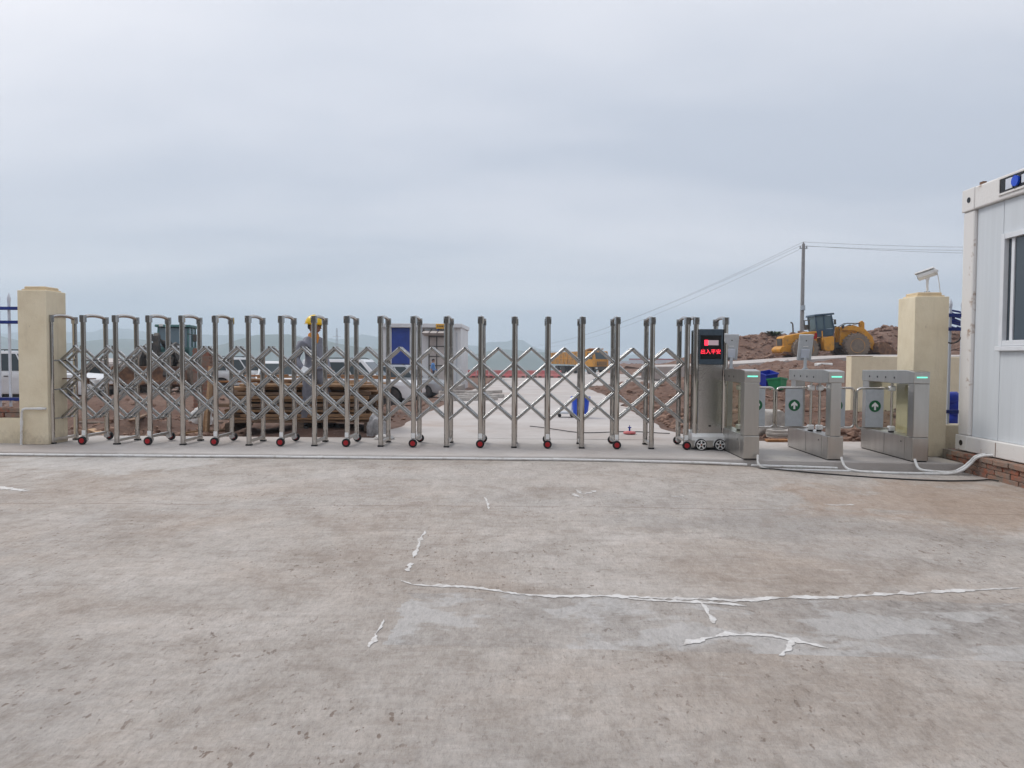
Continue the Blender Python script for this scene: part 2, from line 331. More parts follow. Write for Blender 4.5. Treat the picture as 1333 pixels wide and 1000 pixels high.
# --- forecourt concrete: dusty, brown silt drifts, pits, damp residue band where the curing film lay
def mk_forecourt():
    m, t, p, g, nz_, ramp, mixc, mth, bump = tex_nodes('forecourt_concrete')
    base = ramp(nz_(.75, 9, .62, (1, 1.1, 1), R(30)), [(.33, (.375, .335, .303)), (.5, (.425, .385, .352)), (.68, (.48, .442, .412))])
    silt = ramp(nz_(.5, 9, .68, (1, 1.3, 1), R(20), .6, (3, 1, 0)), [(.46, B0), (.64, W1)])
    c = mixc(mth('MULTIPLY', silt, .55), base, (.355, .28, .225))
    grey = ramp(nz_(.42, 9, .62, (1, 1.2, 1), R(5), .4, (7, 4, 0)), [(.50, B0), (.62, W1)])
    c = mixc(mth('MULTIPLY', grey, .40), c, (.36, .345, .335))
    # trowel streaks running obliquely
    st = nz_(6.5, 9, .78, (.7, 2.6, 1), R(-52))
    c = mixc(mth('MULTIPLY', ramp(st, [(.36, W1), (.52, B0)]), .40), c, (.27, .222, .188))
    st2 = nz_(7.0, 9, .76, (.6, 3.0, 1), R(-44), 0, (2, 9, 0))
    c = mixc(mth('MULTIPLY', ramp(st2, [(.54, B0), (.66, W1)]), .34), c, (.57, .54, .515))
    # pits and specks
    pit = nz_(30, 3, .55, (1.2, .62, 1), R(-14)); pm = ramp(pit, [(.64, B0), (.672, W1)])
    zone = ramp(nz_(.7, 4, .6, (1, 1.5, 1), 0, 0, (11, 3, 0)), [(.40, v3(.12)), (.60, W1)])
    pm = mth('MULTIPLY', pm, zone)
    c = mixc(mth('MULTIPLY', pm, .80), c, (.17, .12, .09))
    sp = nz_(90, 2, .6, (1.2, .6, 1)); c = mixc(mth('MULTIPLY', ramp(sp, [(.62, B0), (.72, W1)]), .3), c, (.19, .16, .135))
    bl = nz_(1.6, 8, .7, (1, 1.15, 1), R(40), .5, (1, 6, 0)); c = mixc(.8, c, ramp(bl, [(.34, (.77, .74, .71)), (.5, v3(1.0)), (.66, (1.14, 1.135, 1.13))]), 'MULTIPLY')
    # residue band of the stripped film (own ragged outline, painted on the concrete by cement milk)
    sx = t.nodes.new('ShaderNodeSeparateXYZ'); t.links.new(g.outputs['Position'], sx.inputs[0])
    X, Y = sx.outputs[0], sx.outputs[1]
    wob = mth('MULTIPLY', mth('SUBTRACT', nz_(1.1, 5, .6, (1, .3, 1)), .5), .22)
    yy = mth('ADD', Y, wob)
    y0 = mth('ADD', mth('MULTIPLY', X, -.018), 2.915); y1 = mth('ADD', mth('MULTIPLY', X, .0), 3.57)
    band = mth('MULTIPLY', mth('GREATER_THAN', Y, y0), mth('LESS_THAN', yy, y1))
    xl = mth('GREATER_THAN', mth('ADD', X, mth('MULTIPLY', mth('SUBTRACT', nz_(2.2, 5, .6, (1, 1, 1), 0, 0, (9, 9, 0)), .5), .5)), -.62)
    band = mth('MULTIPLY', band, xl)
    rag = nz_(1.7, 9, .62, (1, 1.6, 1), 0, .3, (5, 5, 0))
    milk = mth('MULTIPLY', band, ramp(rag, [(.52, B0), (.555, W1)]))
    edge = mth('MULTIPLY', band, ramp(nz_(.9, 7, .6, (1, 1.2, 1), 0, .4, (2, 8, 0)), [(.40, v3(.25)), (.55, W1)]))
    c = mixc(mth('MULTIPLY', edge, .6), c, mixc(ramp(nz_(12, 7, .75), [(.4, B0), (.6, W1)]), (.22, .205, .195), (.37, .35, .335)))
    c = mixc(mth('MULTIPLY', milk, .62), c, mixc(nz_(5, 5), (.44, .425, .415), (.52, .505, .495)))
    def blob(cx, cy, rx, ry):
        a_ = mth('DIVIDE', mth('SUBTRACT', X, cx), rx); b_ = mth('DIVIDE', mth('SUBTRACT', Y, cy), ry)
        d_ = mth('SQRT', mth('ADD', mth('MULTIPLY', a_, a_), mth('MULTIPLY', b_, b_)))
        return mth('SUBTRACT', 1.0, d_)
    rg = mth('MULTIPLY', mth('SUBTRACT', nz_(1.5, 9, .68, (1, .8, 1), 0, .4, (8, 2, 0)), .5), 3.2)
    sp1 = ramp(mth('ADD', blob(-4.6, 7.4, 1.6, .7), rg), [(.15, B0), (.32, W1)]); c = mixc(mth('MULTIPLY', sp1, .55), c, (.54, .52, .50))
    sp2 = ramp(mth('ADD', blob(3.6, 6.0, 1.7, 1.3), rg), [(.05, B0), (.45, W1)]); c = mixc(mth('MULTIPLY', sp2, .50), c, (.33, .225, .155))
    sp3 = ramp(mth('ADD', blob(-.3, 6.9, 2.6, .6), rg), [(.25, B0), (.42, W1)]); c = mixc(mth('MULTIPLY', sp3, .30), c, (.53, .50, .475))
    sp4 = ramp(mth('ADD', blob(1.9, 5.1, 1.6, .5), rg), [(.15, B0), (.35, W1)]); c = mixc(mth('MULTIPLY', sp4, .40), c, (.30, .275, .255))
    jt = mth('MULTIPLY', mth('LESS_THAN', mth('ABSOLUTE', mth('SUBTRACT', mth('ADD', Y, mth('MULTIPLY', nz_(3, 4), .06)), mth('ADD', mth('MULTIPLY', X, .02), 5.62))), .008), ramp(nz_(2, 4), [(.42, B0), (.5, W1)]))
    c = mixc(mth('MULTIPLY', jt, .6), c, (.17, .125, .10))
    gr = nz_(42, 9, .85, (1.2, .6, 1), R(-14)); c = mixc(.9, c, ramp(gr, [(.30, v3(.70)), (.5, v3(1.0)), (.70, v3(1.22))]), 'MULTIPLY')
    g2 = nz_(7, 8, .75, (1.6, .7, 1), R(-30), .3, (5, 1, 0)); c = mixc(.8, c, ramp(g2, [(.34, (.80, .775, .75)), (.5, v3(1.0)), (.66, v3(1.12))]), 'MULTIPLY')
    t.links.new(c, p.inputs['Base Color'])
    t.links.new(mth('ADD', mth('MULTIPLY', milk, -.22), .82), p.inputs['Roughness'])
    n1 = bump(nz_(38, 7, .75, (1.2, .6, 1), R(-14)), .9, .014)
    n2 = bump(nz_(2.0, 5, .6, (1, 1.3, 1), R(-30)), .25, .03, n1)
    n3 = bump(mth('MULTIPLY', pm, -1.0), .5, .01, n2)
    t.links.new(n3, p.inputs['Normal'])
mk_forecourt()
def mk_road(name, c0, c1, c2, silt_amt):
    m, t, p, g, nz_, ramp, mixc, mth, bump = tex_nodes(name)
    c = ramp(nz_(.6, 8, .62, (1, .8, 1)), [(.34, c0), (.52, c1), (.70, c2)])
    c = mixc(mth('MULTIPLY', ramp(nz_(.35, 8, .66, (1, 1.2, 1), 0, .5, (4, 2, 0)), [(.5, B0), (.66, W1)]), silt_amt), c, (.36, .26, .205))
    c = mixc(mth('MULTIPLY', ramp(nz_(7, 6, .7), [(.58, B0), (.70, W1)]), .35), c, (.27, .235, .21))
    t.links.new(c, p.inputs['Base Color']); p.inputs['Roughness'].default_value = .9
    t.links.new(bump(nz_(22, 6, .7), .35, .012), p.inputs['Normal'])
mk_road('site_concrete', (.39, .355, .335), (.46, .425, .405), (.53, .50, .48), .55)
mk_road('slab_concrete', (.39, .355, .33), (.48, .445, .42), (.56, .53, .505), .35)
def mk_dirt():
    m, t, p, g, nz_, ramp, mixc, mth, bump = tex_nodes('red_dirt')
    c = ramp(nz_(.5, 9, .68), [(.32, (.135, .072, .050)), (.5, (.225, .128, .092)), (.68, (.33, .222, .170))])
    c = mixc(mth('MULTIPLY', ramp(nz_(6, 6, .7), [(.45, W1), (.6, B0)]), .5), c, (.125, .075, .055))
    c = mixc(mth('MULTIPLY', ramp(nz_(14, 4, .7), [(.64, B0), (.70, W1)]), .55), c, (.44, .36, .31))
    t.links.new(c, p.inputs['Base Color']); p.inputs['Roughness'].default_value = .97
    t.links.new(bump(nz_(11, 8, .8), 1.0, .09), p.inputs['Normal'])
mk_dirt()
def mk_cream():
    m, t, p, g, nz_, ramp, mixc, mth, bump = tex_nodes('cream_render')
    c = ramp(nz_(3.0, 8, .65), [(.3, (.70, .60, .43)), (.5, (.775, .68, .50)), (.7, (.82, .73, .55))])
    c = mixc(mth('MULTIPLY', ramp(nz_(7, 7, .7, (1, 1, .12), 0, 0, (3, 0, 1)), [(.56, B0), (.72, W1)]), .30), c, (.42, .35, .25))
    c = mixc(mth('MULTIPLY', ramp(nz_(16, 5, .7), [(.66, B0), (.70, W1)]), .45), c, (.33, .27, .20))
    sx = t.nodes.new('ShaderNodeSeparateXYZ'); t.links.new(g.outputs['Position'], sx.inputs[0])
    spl = mth('ADD', mth('MULTIPLY', mth('SUBTRACT', .34, sx.outputs[2]), 2.6), mth('MULTIPLY', mth('SUBTRACT', nz_(9, 7, .75, (1, 1, .7)), .5), 2.4))
    c = mixc(mth('MULTIPLY', ramp(spl, [(.25, B0), (.75, W1)]), .42), c, (.36, .29, .215))
    t.links.new(c, p.inputs['Base Color']); p.inputs['Roughness'].default_value = .88
    n1 = bump(nz_(60, 6, .7), .25, .012); t.links.new(bump(nz_(5, 5, .6, (1, 1, .6)), .35, .03, n1), p.inputs['Normal'])
mk_cream()
def mk_dimple():
    m, t, p, g, nz_, ramp, mixc, mth, bump = tex_nodes('steel_dimpled')
    v = t.nodes.new('ShaderNodeTexVoronoi'); t.links.new(g.outputs['Position'], v.inputs[0]); v.inputs['Scale'].default_value = 95
    p.inputs['Base Color'].default_value = (.50, .50, .495, 1); p.inputs['Metallic'].default_value = 1; p.inputs['Roughness'].default_value = .07
    t.links.new(bump(v.outputs['Distance'], .14, .005), p.inputs['Normal'])
mk_dimple()

# ================================================================== the setting
ROAD_L, ROAD_R = -2.15, 2.15
def road_z(Y): return .098 - .0108 * max(0, Y - 9.8)
def fore_z(X, Y=8): return .055 * (1 - smooth(X / 4.8)) * smooth((Y - 1.0) / 6.5)
def road_edges(Y):
    s = smooth((Y - 34) / 14)
    return ROAD_L - .25 * smooth((Y - 12) / 20) - 3.5 * smooth((Y - 55) / 20), ROAD_R + .35 * smooth((Y - 12) / 12) + s * 9.0
def terr(X, Y, rough=True):
    if Y < 9.7: return -.06
    l, r = road_edges(Y)
    zr = road_z(Y)
    # left ground falls away towards the valley
    st = lerp(13.2, 8.6, smooth((-4.2 - X) / 1.2))
    amp = lerp(.70, 1.20, smooth((-8.5 - X) / 4.0))
    bump_ = .85 * (1 - smooth((abs(X + 14.6) - 2.8) / 2.6)) * (1 - smooth((abs(Y - 30.5) - 5.0) / 3.5))
    zl = .06 + bump_ - amp * smooth((Y - st) / 15) - .45 * smooth((Y - 28) / 14)
    # right ground climbs to the loader track
    cf = smooth((X / Y - .14) / .22)
    zr2 = .05 + (.40 * smooth((Y - 10) / 14) + .48 * smooth((Y - 19) / 30)) * cf - .012 * (Y - 10) * (1 - cf) * (1 - smooth((Y - 45) / 20))
    zr2 += .10 * smooth((X - 3) / 5) * smooth((Y - 10.5) / 3)
    if X < l: k = smooth((l - X) / 1.3); z = lerp(zr - .03, zl, k)
    elif X > r: k = smooth((X - r) / 1.4); z = lerp(zr - .03, zr2, k)
    else: k = 0; z = zr - .035
    if Y > 62:
        edge = 74 + 40 * smooth((X + 14) / 12) + 30 * smooth((X - 10) / 20)
        z -= 75 * smooth((Y - edge) / 300)
    if X < -38: z -= 55 * smooth((-38 - X) / 160)
    if rough and k > 0:
        far = clamp((Y - 9) / 30)
        n = noise.noise(Vector((X * .55, Y * .55, 0))) * .16 + noise.noise(Vector((X * 1.7, Y * 1.7, 4))) * .09 + noise.noise(Vector((X * 4.3, Y * 4.3, 9))) * .045
        n += max(0, noise.noise(Vector((X * .9, Y * .9, 21)))) * .18
        z += n * k * smooth((Y - 9.8) / 1.2) * ((1 + far) if X > 0 else 1 - .75 * far)
    return z
def axis(fine0, fine1, step, far0, far1, g=1.18):
    a = [fine0]
    while a[-1] < fine1: a.append(a[-1] + step)
    s = step; b = []
    x = fine0
    while x > far0: s *= g; x -= s; b.append(x)
    s = step; x = a[-1]
    while x < far1: s *= g; x += s; a.append(x)
    return b[::-1] + a
def grid(name, xs, ys, zf, m, smooth_=True):
    vs = [(x, y, zf(x, y)) for y in ys for x in xs]; n = len(xs)
    fs = [(j * n + i, j * n + i + 1, (j + 1) * n + i + 1, (j + 1) * n + i) for j in range(len(ys) - 1) for i in range(n - 1)]
    me = bpy.data.meshes.new(name); me.from_pydata(vs, [], fs); me.materials.append(MATS[m])
    if smooth_: me.shade_smooth()
    return put(name, me)
def ground_axis_y():
    a = axis(9.7, 34, .14, 8.0, 34, 1.1)
    s = .14; y = a[-1]
    while y < 2900: s = min(s * 1.035, 60) if y < 130 else s * 1.15; y += s; a.append(y)
    return [-1500, -300, -60, -20, 0, 4] + a
gx = axis(-15, 14, .14, -2900, 2900, 1.06)
tag(grid('ground', gx, ground_axis_y(), terr, 'red_dirt'), 'red brown churned site earth falling away to the valley', None, None, 'structure')
# forecourt in front of the gate
def fz_noise(x, y): return fore_z(x, y) + noise.noise(Vector((x * .5, y * .5, 0))) * .006
tag(grid('forecourt_pavement', [-40 + i for i in range(30)] + [-10 + .25 * i for i in range(81)] + [11 + i for i in range(30)], [-30 + 2 * i for i in range(16)] + [.5 + .25 * i for i in range(36)], lambda x, y: fz_noise(x, y) if y < 8.6 else fz_noise(x, 8.6) - .03, 'forecourt_concrete'), 'dusty grey brown concrete forecourt', None, None, 'structure')
# raised slab carrying the gate
def slab_front(X): return 8.06 - .26 * smooth((X - .5) / 4.5)
def build_slab():
    xs = [-14 + .5 * i for i in range(58)]
    xs = [x for x in xs if x < 4.62] + [4.62]
    b = MB(); bm = b.bm; prev = None
    for x in xs:
        f = slab_front(x) + noise.noise(Vector((x * 1.3, 0, 0))) * .012
        row = [bm.verts.new((x, 9.78, -.05)), bm.verts.new((x, 9.78, .1)), bm.verts.new((x, f + .012, .1 + noise.noise(Vector((x * 2, 3, 0))) * .003)), bm.verts.new((x, f, .088)), bm.verts.new((x, f - .004, -.02))]
        if prev:
            for k in range(4): bm.faces.new((prev[k], row[k], row[k + 1], prev[k + 1]))
        else: first = row
        prev = row
    bm.faces.new(first[::-1]); bm.faces.new(prev)
    return tag(b.build('gate_slab', 'slab_concrete'), 'raised concrete slab under the gate and turnstiles', None, None, 'structure')
build_slab()
def build_road():
    ys = [9.784]
    while ys[-1] < 128: ys.append(ys[-1] + max(.3, (ys[-1] - 8) * .04))
    vs = []; fs = []; nseg = 14
    for y in ys:
        l, r = road_edges(y)
        j = noise.noise(Vector((0, y * .9, 3))) * .12; k = noise.noise(Vector((0, y * .9, 8))) * .15
        for i in range(nseg + 1):
            x = lerp(l + j, r + k, i / nseg); vs.append((x, y, road_z(y) + .004 + noise.noise(Vector((x * .6, y * .6, 2))) * .006))
    n = nseg + 1
    for a in range(len(ys) - 1):
        for i in range(nseg): fs.append((a * n + i, a * n + i + 1, (a + 1) * n + i + 1, (a + 1) * n + i))
    me = bpy.data.meshes.new('site_road'); me.from_pydata(vs, [], fs); me.materials.append(MATS['site_concrete']); me.shade_smooth()
    tag(put('site_road', me), 'pale dusty concrete site road running straight back from the gate', None, None, 'structure')
build_road()
# the concrete haul track climbing to the right, seen almost edge-on
def build_track():
    b = MB(); bm = b.bm; prev = None
    for i in range(41):
        t = i / 40; px = lerp(850, 1320, t)
        py = lerp(477.5, 464.0, smooth(t * 1.5) * .95 + t * .05)
        p = aty(px, py, 40.0 + t * 2); q = p + Vector((0, 4.2, .05 + .1 * t))
        row = [bm.verts.new(p + Vector((0, 0, -.7))), bm.verts.new(p), bm.verts.new(q), bm.verts.new(q + Vector((0, 0, -.9)))]
        if prev:
            for k in range(3): bm.faces.new((prev[k], row[k], row[k + 1], prev[k + 1]))
        prev = row
    tag(b.build('haul_track', 'site_concrete', smoothang=30), 'narrow concrete haul track climbing past the loader', None, None, 'structure')
build_track()
def mound_top(X):
    px = 692 + X / 55.0 * 940
    pts = [(870, 474), (915, 458), (940, 447), (962, 440), (984, 436), (1008, 436), (1060, 434), (1120, 433), (1140, 430), (1195, 431), (1300, 430), (1500, 434), (1800, 470)]
    for (a, ya), (c, yc) in zip(pts, pts[1:]):
        if a <= px <= c: return 1.2 + (468.5 - lerp(ya, yc, (px - a) / (c - a))) * 55 / 940
    return .5
def mound_z(X, Y):
    t = (Y - 55); h = mound_top(X) - .6
    k = 1 - smooth(abs(t) / (5.6 if t < 0 else 9))
    n = noise.noise(Vector((X * .5, Y * .5, 2))) * .35 + noise.noise(Vector((X * 1.4, Y * 1.4, 5))) * .2 + noise.noise(Vector((X * 3.5, Y * 3.5, 5))) * .09
    return .6 + h * k + n * min(1, k * 2.0) * min(1, h) - (1 - min(1, k * 6)) * .3
tag(grid('dirt_mound', [8 + .3 * i for i in range(200)], [48.6 + .3 * i for i in range(52)], mound_z, 'red_dirt'), 'long spoil heap of grey brown earth behind the loader', None, None, 'structure')
# far wooded ridges across the valley
def ridge(name, Y, prof, depth, label, rough):
    xs = [-2600 + 26 * i for i in range(201)]
    def top(X):
        px = 692 + X / Y * 940
        if px <= prof[0][0]: py = prof[0][1]
        elif px >= prof[-1][0]: py = prof[-1][1]
        else:
            for (a, ya), (c, yc) in zip(prof, prof[1:]):
                if a <= px <= c: py = lerp(ya, yc, smooth((px - a) / (c - a)))
        hor = 464.2 + (px - 300) * .0052
        return 1.2 + (hor - py) * Y / 940
    def z(X, YY):
        k = 1 - abs(YY - Y) / depth
        n = noise.noise(Vector((X * .006, YY * .006, Y))) * rough + noise.noise(Vector((X * .02, YY * .02, Y))) * rough * .5 + noise.noise(Vector((X * .07, YY * .07, Y))) * rough * .22
        return -85 + (top(X) + 85) * smooth(k) + n * smooth(k)
    tag(grid(name, xs, [Y + depth * (i / 12 - 1) for i in range(25)], z, 'hill_wood'), label, None, None, 'structure')
def bank_z(X, Y):
    k = smooth((-14 - Y) / 26); n = noise.noise(Vector((X * .12, Y * .12, 0))) * 1.6 + noise.noise(Vector((X * .4, Y * .4, 7))) * .9 + noise.noise(Vector((X * 1.1, Y * 1.1, 3))) * .4
    return -.3 + k * (8.5 + 2.5 * noise.noise(Vector((X * .02, 0, 5))) + n)
tag(grid('added_bank', [-160 + 1.6 * i for i in range(201)], [-62 + 1.2 * i for i in range(42)], bank_z, 'added_bank_dark'), 'dark unseen bank added behind the viewpoint for the steel to reflect', None, None, 'structure')  # bank out of view, added so the gate posts mirror something dark
ridge('hill', 1150, [(-400, 444), (0, 443), (60, 446), (150, 441), (260, 449), (340, 441), (460, 446), (540, 458), (600, 462), (655, 452), (700, 460), (760, 472), (1000, 478), (1700, 475)], 420, 'nearer wooded ridge across the valley fading in the haze', 15)
ridge('far_hill', 2200, [(-400, 428), (0, 436), (110, 431), (200, 434), (320, 437), (400, 441), (480, 438), (560, 447), (620, 449), (665, 445), (720, 455), (800, 466), (1000, 470), (1700, 466)], 500, 'farther pale blue ridge on the skyline', 26)

# ================================================================== retractable gate
GY = 8.80; GD = 0.47; SZ = 0.1; GH = 1.60
def rrect(w, d, c):
    a, b = w / 2, d / 2
    return [(-a + c, -b), (a - c, -b), (a, -b + c), (a, b - c), (a - c, b), (-a + c, b), (-a, b - c), (-a, -b + c)]
def build_gate():
    g = thing('retractable_gate', 'long stainless steel folding gate of arched posts and crossed bars on wheels', 'gate', (-1.8, GY + GD / 2, SZ))
    O = Vector(g.location)
    def part(b, name, m, parent=g, **k): return b.build(name, m, parent, **k)
    pxs = [65.5, 108, 150, 193.6, 236.6, 280, 323, 366, 408.7, 451.5, 495.4, 538.4, 581.6, 626, 670, 713.8, 758.6, 804, 849.7, 895]
    X = [aty(p, 413, GY).x for p in pxs] + [aty(906.5, 413, GY).x, aty(945, 413, GY).x]
    ell = [(.031 * math.cos(i * PI / 12), .027 * math.sin(i * PI / 12)) for i in range(24)]
    post = MB().prism(ell, .0, GH - .06, 'z').mesh('post', 'steel', 40)
    post_up = MB().prism(ell, .065, GH - .06, 'z').mesh('post', 'steel', 40)
    cap = MB().prism(rrect(.074, .062, .016), GH - .085, GH, 'z').mesh('post_cap', 'steel_cap', 40)
    arc = [(0, GD * (.5 - .5 * math.cos(PI * i / 14)), GH - .055 + .060 * math.sin(PI * i / 14) ** .7) for i in range(15)]
    arch = MB().tube(arc, .022, 12).mesh('arch', 'steel', 50)
    link = MB().box(-.018, .018, .03, GD - .03, .035, .07).mesh('bottom_link', 'steel_brushed', bevel=.004)
    link_up = MB().box(-.018, .018, .03, GD - .03, .085, .12).mesh('bottom_link', 'steel_brushed', bevel=.004)
    tyre = MB().lathe([(.024, -.016), (.046, -.018), (.052, -.010), (.052, .010), (.046, .018), (.024, .016)], 20).mesh('wheel', 'black_rubber', 40)
    hubb = MB(); hubb.lathe([(.030, -.019), (.030, .019)], 16)
    for k in range(5):
        a = k * 2 * PI / 5; hubb.cyl((.022 * math.cos(a), .022 * math.sin(a), .019), (.022 * math.cos(a), .022 * math.sin(a), .0225), .007, n=6)
    hub = hubb.mesh('hub', 'red_plastic', 40)
    fork = MB().box(-.026, .026, -.036, .036, .075, .105).cyl((0, -.034, .062), (0, .034, .062), .03, n=12).mesh('wheel_fork', 'aluminium_cast', 30, bevel=.004)
    stick = MB().box(-.022, .022, -.0285, -.0265, .115, .175).mesh('sticker', 'white_sticker')
    foot = MB().box(-.034, .034, -.028, .028, 0, .02).mesh('post_foot', 'black_plastic')
    for i, x in enumerate(X):
        wheeled = i in (1, 3, 5, 7, 9, 11, 13, 15, 17, 19)
        lift = i >= 20
        for dy in (0, GD):
            o = put('post', post_up if (wheeled or lift) else post, g, (x - O.x, GY + dy - O.y, 0)); put('post_cap', cap, o)
            if wheeled:
                f = put('wheel_fork', fork, o); wl = put('wheel', tyre, o, (0, -.052 if dy == 0 else .052, .052), (PI / 2 if dy == 0 else -PI / 2, random.uniform(0, 3), 0))
                if dy == 0: put('sticker', stick, o)
                else: pass
                # the hub is the face of the wheel
                put('hub', hub, o, (0, -.053 if dy == 0 else .053, .052), (PI / 2 if dy == 0 else -PI / 2, random.uniform(0, 3), 0))
            elif not lift: put('post_foot', foot, o)
        put('arch', arch, g, (x - O.x, GY - O.y, 0))
        if i < 20: put('bottom_link', link_up if wheeled else link, g, (x - O.x, GY - O.y, 0))
    # scissor lattice: two planes of crossed bars
    ztop, step = 1.22, (1.22 - .313) / 5
    def at_u(u):
        u = max(-.0, min(19, u)); i = min(18, int(u)); return lerp(X[i], X[i + 1], u - i)
    for ly in (.165, .305):
        for k in range(-2, 21):
            for sgn, off in ((1, -.016), (-1, .016)):
                u0 = k + .5; u1 = u0 + sgn * 2.5
                z0, z1 = ztop, ztop - 5 * step
                a, b_ = (u0, z0), (u1, z1)
                # clip to the gate's length
                lo_, hi_ = 0.0, 19.0
                def clipu(p, q):
                    if p[0] < lo_: t = (lo_ - p[0]) / (q[0] - p[0]); return (lo_, lerp(p[1], q[1], t))
                    if p[0] > hi_: t = (hi_ - p[0]) / (q[0] - p[0]); return (hi_, lerp(p[1], q[1], t))
                    return p
                if max(u0, u1) <= lo_ + .3 or min(u0, u1) >= hi_ - .3: continue
                A = clipu(a, b_); B = clipu(b_, a)
                yy = GY + ly + off - O.y
                pts = [(at_u(A[0]) - O.x, yy, A[1]), (at_u(B[0]) - O.x, yy, B[1])]
                b = MB().rbar(pts[0], pts[1], [(.0185 * math.copysign(abs(math.cos(q)) ** .7, math.cos(q)), .012 * math.copysign(abs(math.sin(q)) ** .7, math.sin(q))) for q in [i * PI / 8 for i in range(16)]])
                n = max(1, round(abs(A[0] - B[0]) * 2))
                for j in range(n + 1):
                    t = j / n; px_, pz_ = lerp(pts[0][0], pts[1][0], t), lerp(pts[0][2], pts[1][2], t)
                    b.cyl((px_, yy - .019 * sgn * 1.0, pz_), (px_, yy + .010, pz_), .0125, n=8)
                part(b, 'lattice_bar', 'steel_bar', smoothang=50)
    # thin spacer rods joining the two lattice planes
    for i in range(20):
        for z in (ztop - step, ztop - 3 * step, ztop - 5 * step):
            part(MB().cyl((X[i] - O.x, GY + .03 - O.y, z), (X[i] - O.x, GY + GD - .03 - O.y, z), .009, n=8), 'cross_rod', 'steel_bar')
    # drive unit
    x0, x1 = X[20] - O.x, X[21] - O.x; yf = GY - O.y
    bx0, bx1 = x0 + .034, x1 - .034
    body = part(MB().box(bx0, bx1, yf - .01, yf + GD - .05, .19, 1.44), 'drive_box', 'steel_dimpled', bevel=.006)
    part(MB().box(bx0 + .001, bx1 - .001, yf - .03, yf + GD - .04, 1.03, 1.46), 'display_housing', 'slate_panel', bevel=.01)
    part(MB().box(bx0 + .012, bx1 - .025, yf - .036, yf - .028, 1.10, 1.385), 'screen', 'screen_black', bevel=.003)
    part(MB().box(bx0 + .06, bx1 - .06, yf - .0405, yf - .0365, 1.265, 1.325), 'status_strip', 'led_strip')
    part(MB().box(bx0 + .058, bx0 + .10, yf - .0435, yf - .041, 1.262, 1.328), 'status_light', 'led_red')
    cu = bpy.data.curves.new('led_text', 'FONT'); cu.body = '出入平安'; cu.size = .062; cu.align_x = 'CENTER'; cu.extrude = .001; cu.space_character = .98
    to = bpy.data.objects.new('led_text', cu); COL.objects.link(to)
    dg = bpy.context.evaluated_depsgraph_get(); me = bpy.data.meshes.new_from_object(to.evaluated_get(dg)); bpy.data.objects.remove(to)
    me.materials.clear(); me.materials.append(MATS['led_red'])
    put('led_text', me, g, ((bx0 + bx1) / 2 - .008, yf - .0385, 1.165), (PI / 2, 0, 0))
    part(MB().box(bx1 + .012, bx1 + .05, yf - .0295, yf - .0275, 1.31, 1.41), 'warning_sticker', 'white_sticker')
    part(MB().box(bx1 + .018, bx1 + .044, yf - .032, yf - .0300, 1.33, 1.395), 'warning_mark', 'red_plastic')
    sk_ = [(yf - .075, .115), (yf - .075, .165), (yf - .02, .20), (yf + GD - .0, .20), (yf + GD - .0, .115)]
    part(MB().prism(sk_, x0 - .045, x1 + .025, 'x'), 'skirt_cover', 'steel_white', bevel=.006)
    part(MB().box(x0 - .04, x1 + .02, yf - .06, yf + GD - .01, .03, .112), 'chassis', 'steel_brushed', bevel=.006)
    for cx in (x0 + .055, x1 - .075):
        o = part(MB().prism([(-.075, .0), (.075, 0), (.06, .075), (-.06, .075)], -.02, .02, 'y'), 'wheel_arch', 'steel_white', loc=(cx, yf - .075, .055), bevel=.005)
        t_ = put('wheel', MB().lathe([(.03, -.02), (.062, -.022), (.07, -.012), (.07, .012), (.062, .022), (.03, .02)], 24).mesh('wheel', 'black_rubber', 40), g, (cx, yf - .098, .07), (PI / 2, 0, 0))
        rm = MB(); rm.lathe([(.014, .0), (.02, .026), (.0, .027)], 12)
        for k in range(5):
            a = k * 2 * PI / 5 + .3; rm.beam((.012 * math.cos(a), .012 * math.sin(a), .0235), (.052 * math.cos(a), .052 * math.sin(a), .0235), .017, .005)
        rm.lathe([(.050, .018), (.058, .024), (.050, .024)], 20, cap=False)
        put('rim', rm.mesh('rim', 'steel_white', 30), t_)
        put('hub', MB().lathe([(.014, .02), (.012, .03), (0, .0305)], 10).mesh('hub', 'rim_copper', 30), t_)
    part(MB().box((bx0 + bx1) / 2 - .012, (bx0 + bx1) / 2 + .012, yf - .016, yf - .0105, .28, .30), 'lock', 'black_plastic')
    # wall tie at the pillar end
    part(MB().box(X[0] - O.x - .10, X[0] - O.x + .42, GY + .20 - O.y, GY + .235 - O.y, .80, .815), 'wall_tie', 'rust')
    part(MB().box(X[0] - O.x + .30, X[0] - O.x + .335, GY + .20 - O.y, GY + .235 - O.y, .74, .80), 'wall_tie', 'rust')
build_gate()

# ================================================================== pillars, walls, fences
def pillar(x0, x1, y0, y1, h, label):
    t = thing('gate_pillar', label, 'pillar', ((x0 + x1) / 2, (y0 + y1) / 2, .1))
    w_, d_ = x1 - x0, y1 - y0
    MB().box(-w_ / 2, w_ / 2, -d_ / 2, d_ / 2, 0, h).build('shaft', 'cream_render', t, bevel=.008)
    MB().box(-w_ * .36, w_ * .36, -d_ * .36, d_ * .36, h, h + .052).build('cap', 'cream_cap', t, bevel=.012)
    MB().box(-w_ * .41, w_ * .41, -d_ * .41, d_ * .41, h - .002, h + .018).build('cap_step', 'cream_cap', t, bevel=.006)
    return t
LP = pillar(-6.315, -5.955, 8.72, 9.10, 1.90, 'cream rendered gate pillar beside the arched end of the folding gate')
RP = pillar(4.335, 4.715, 8.32, 8.70, 1.82, 'cream rendered gate pillar carrying the white camera')
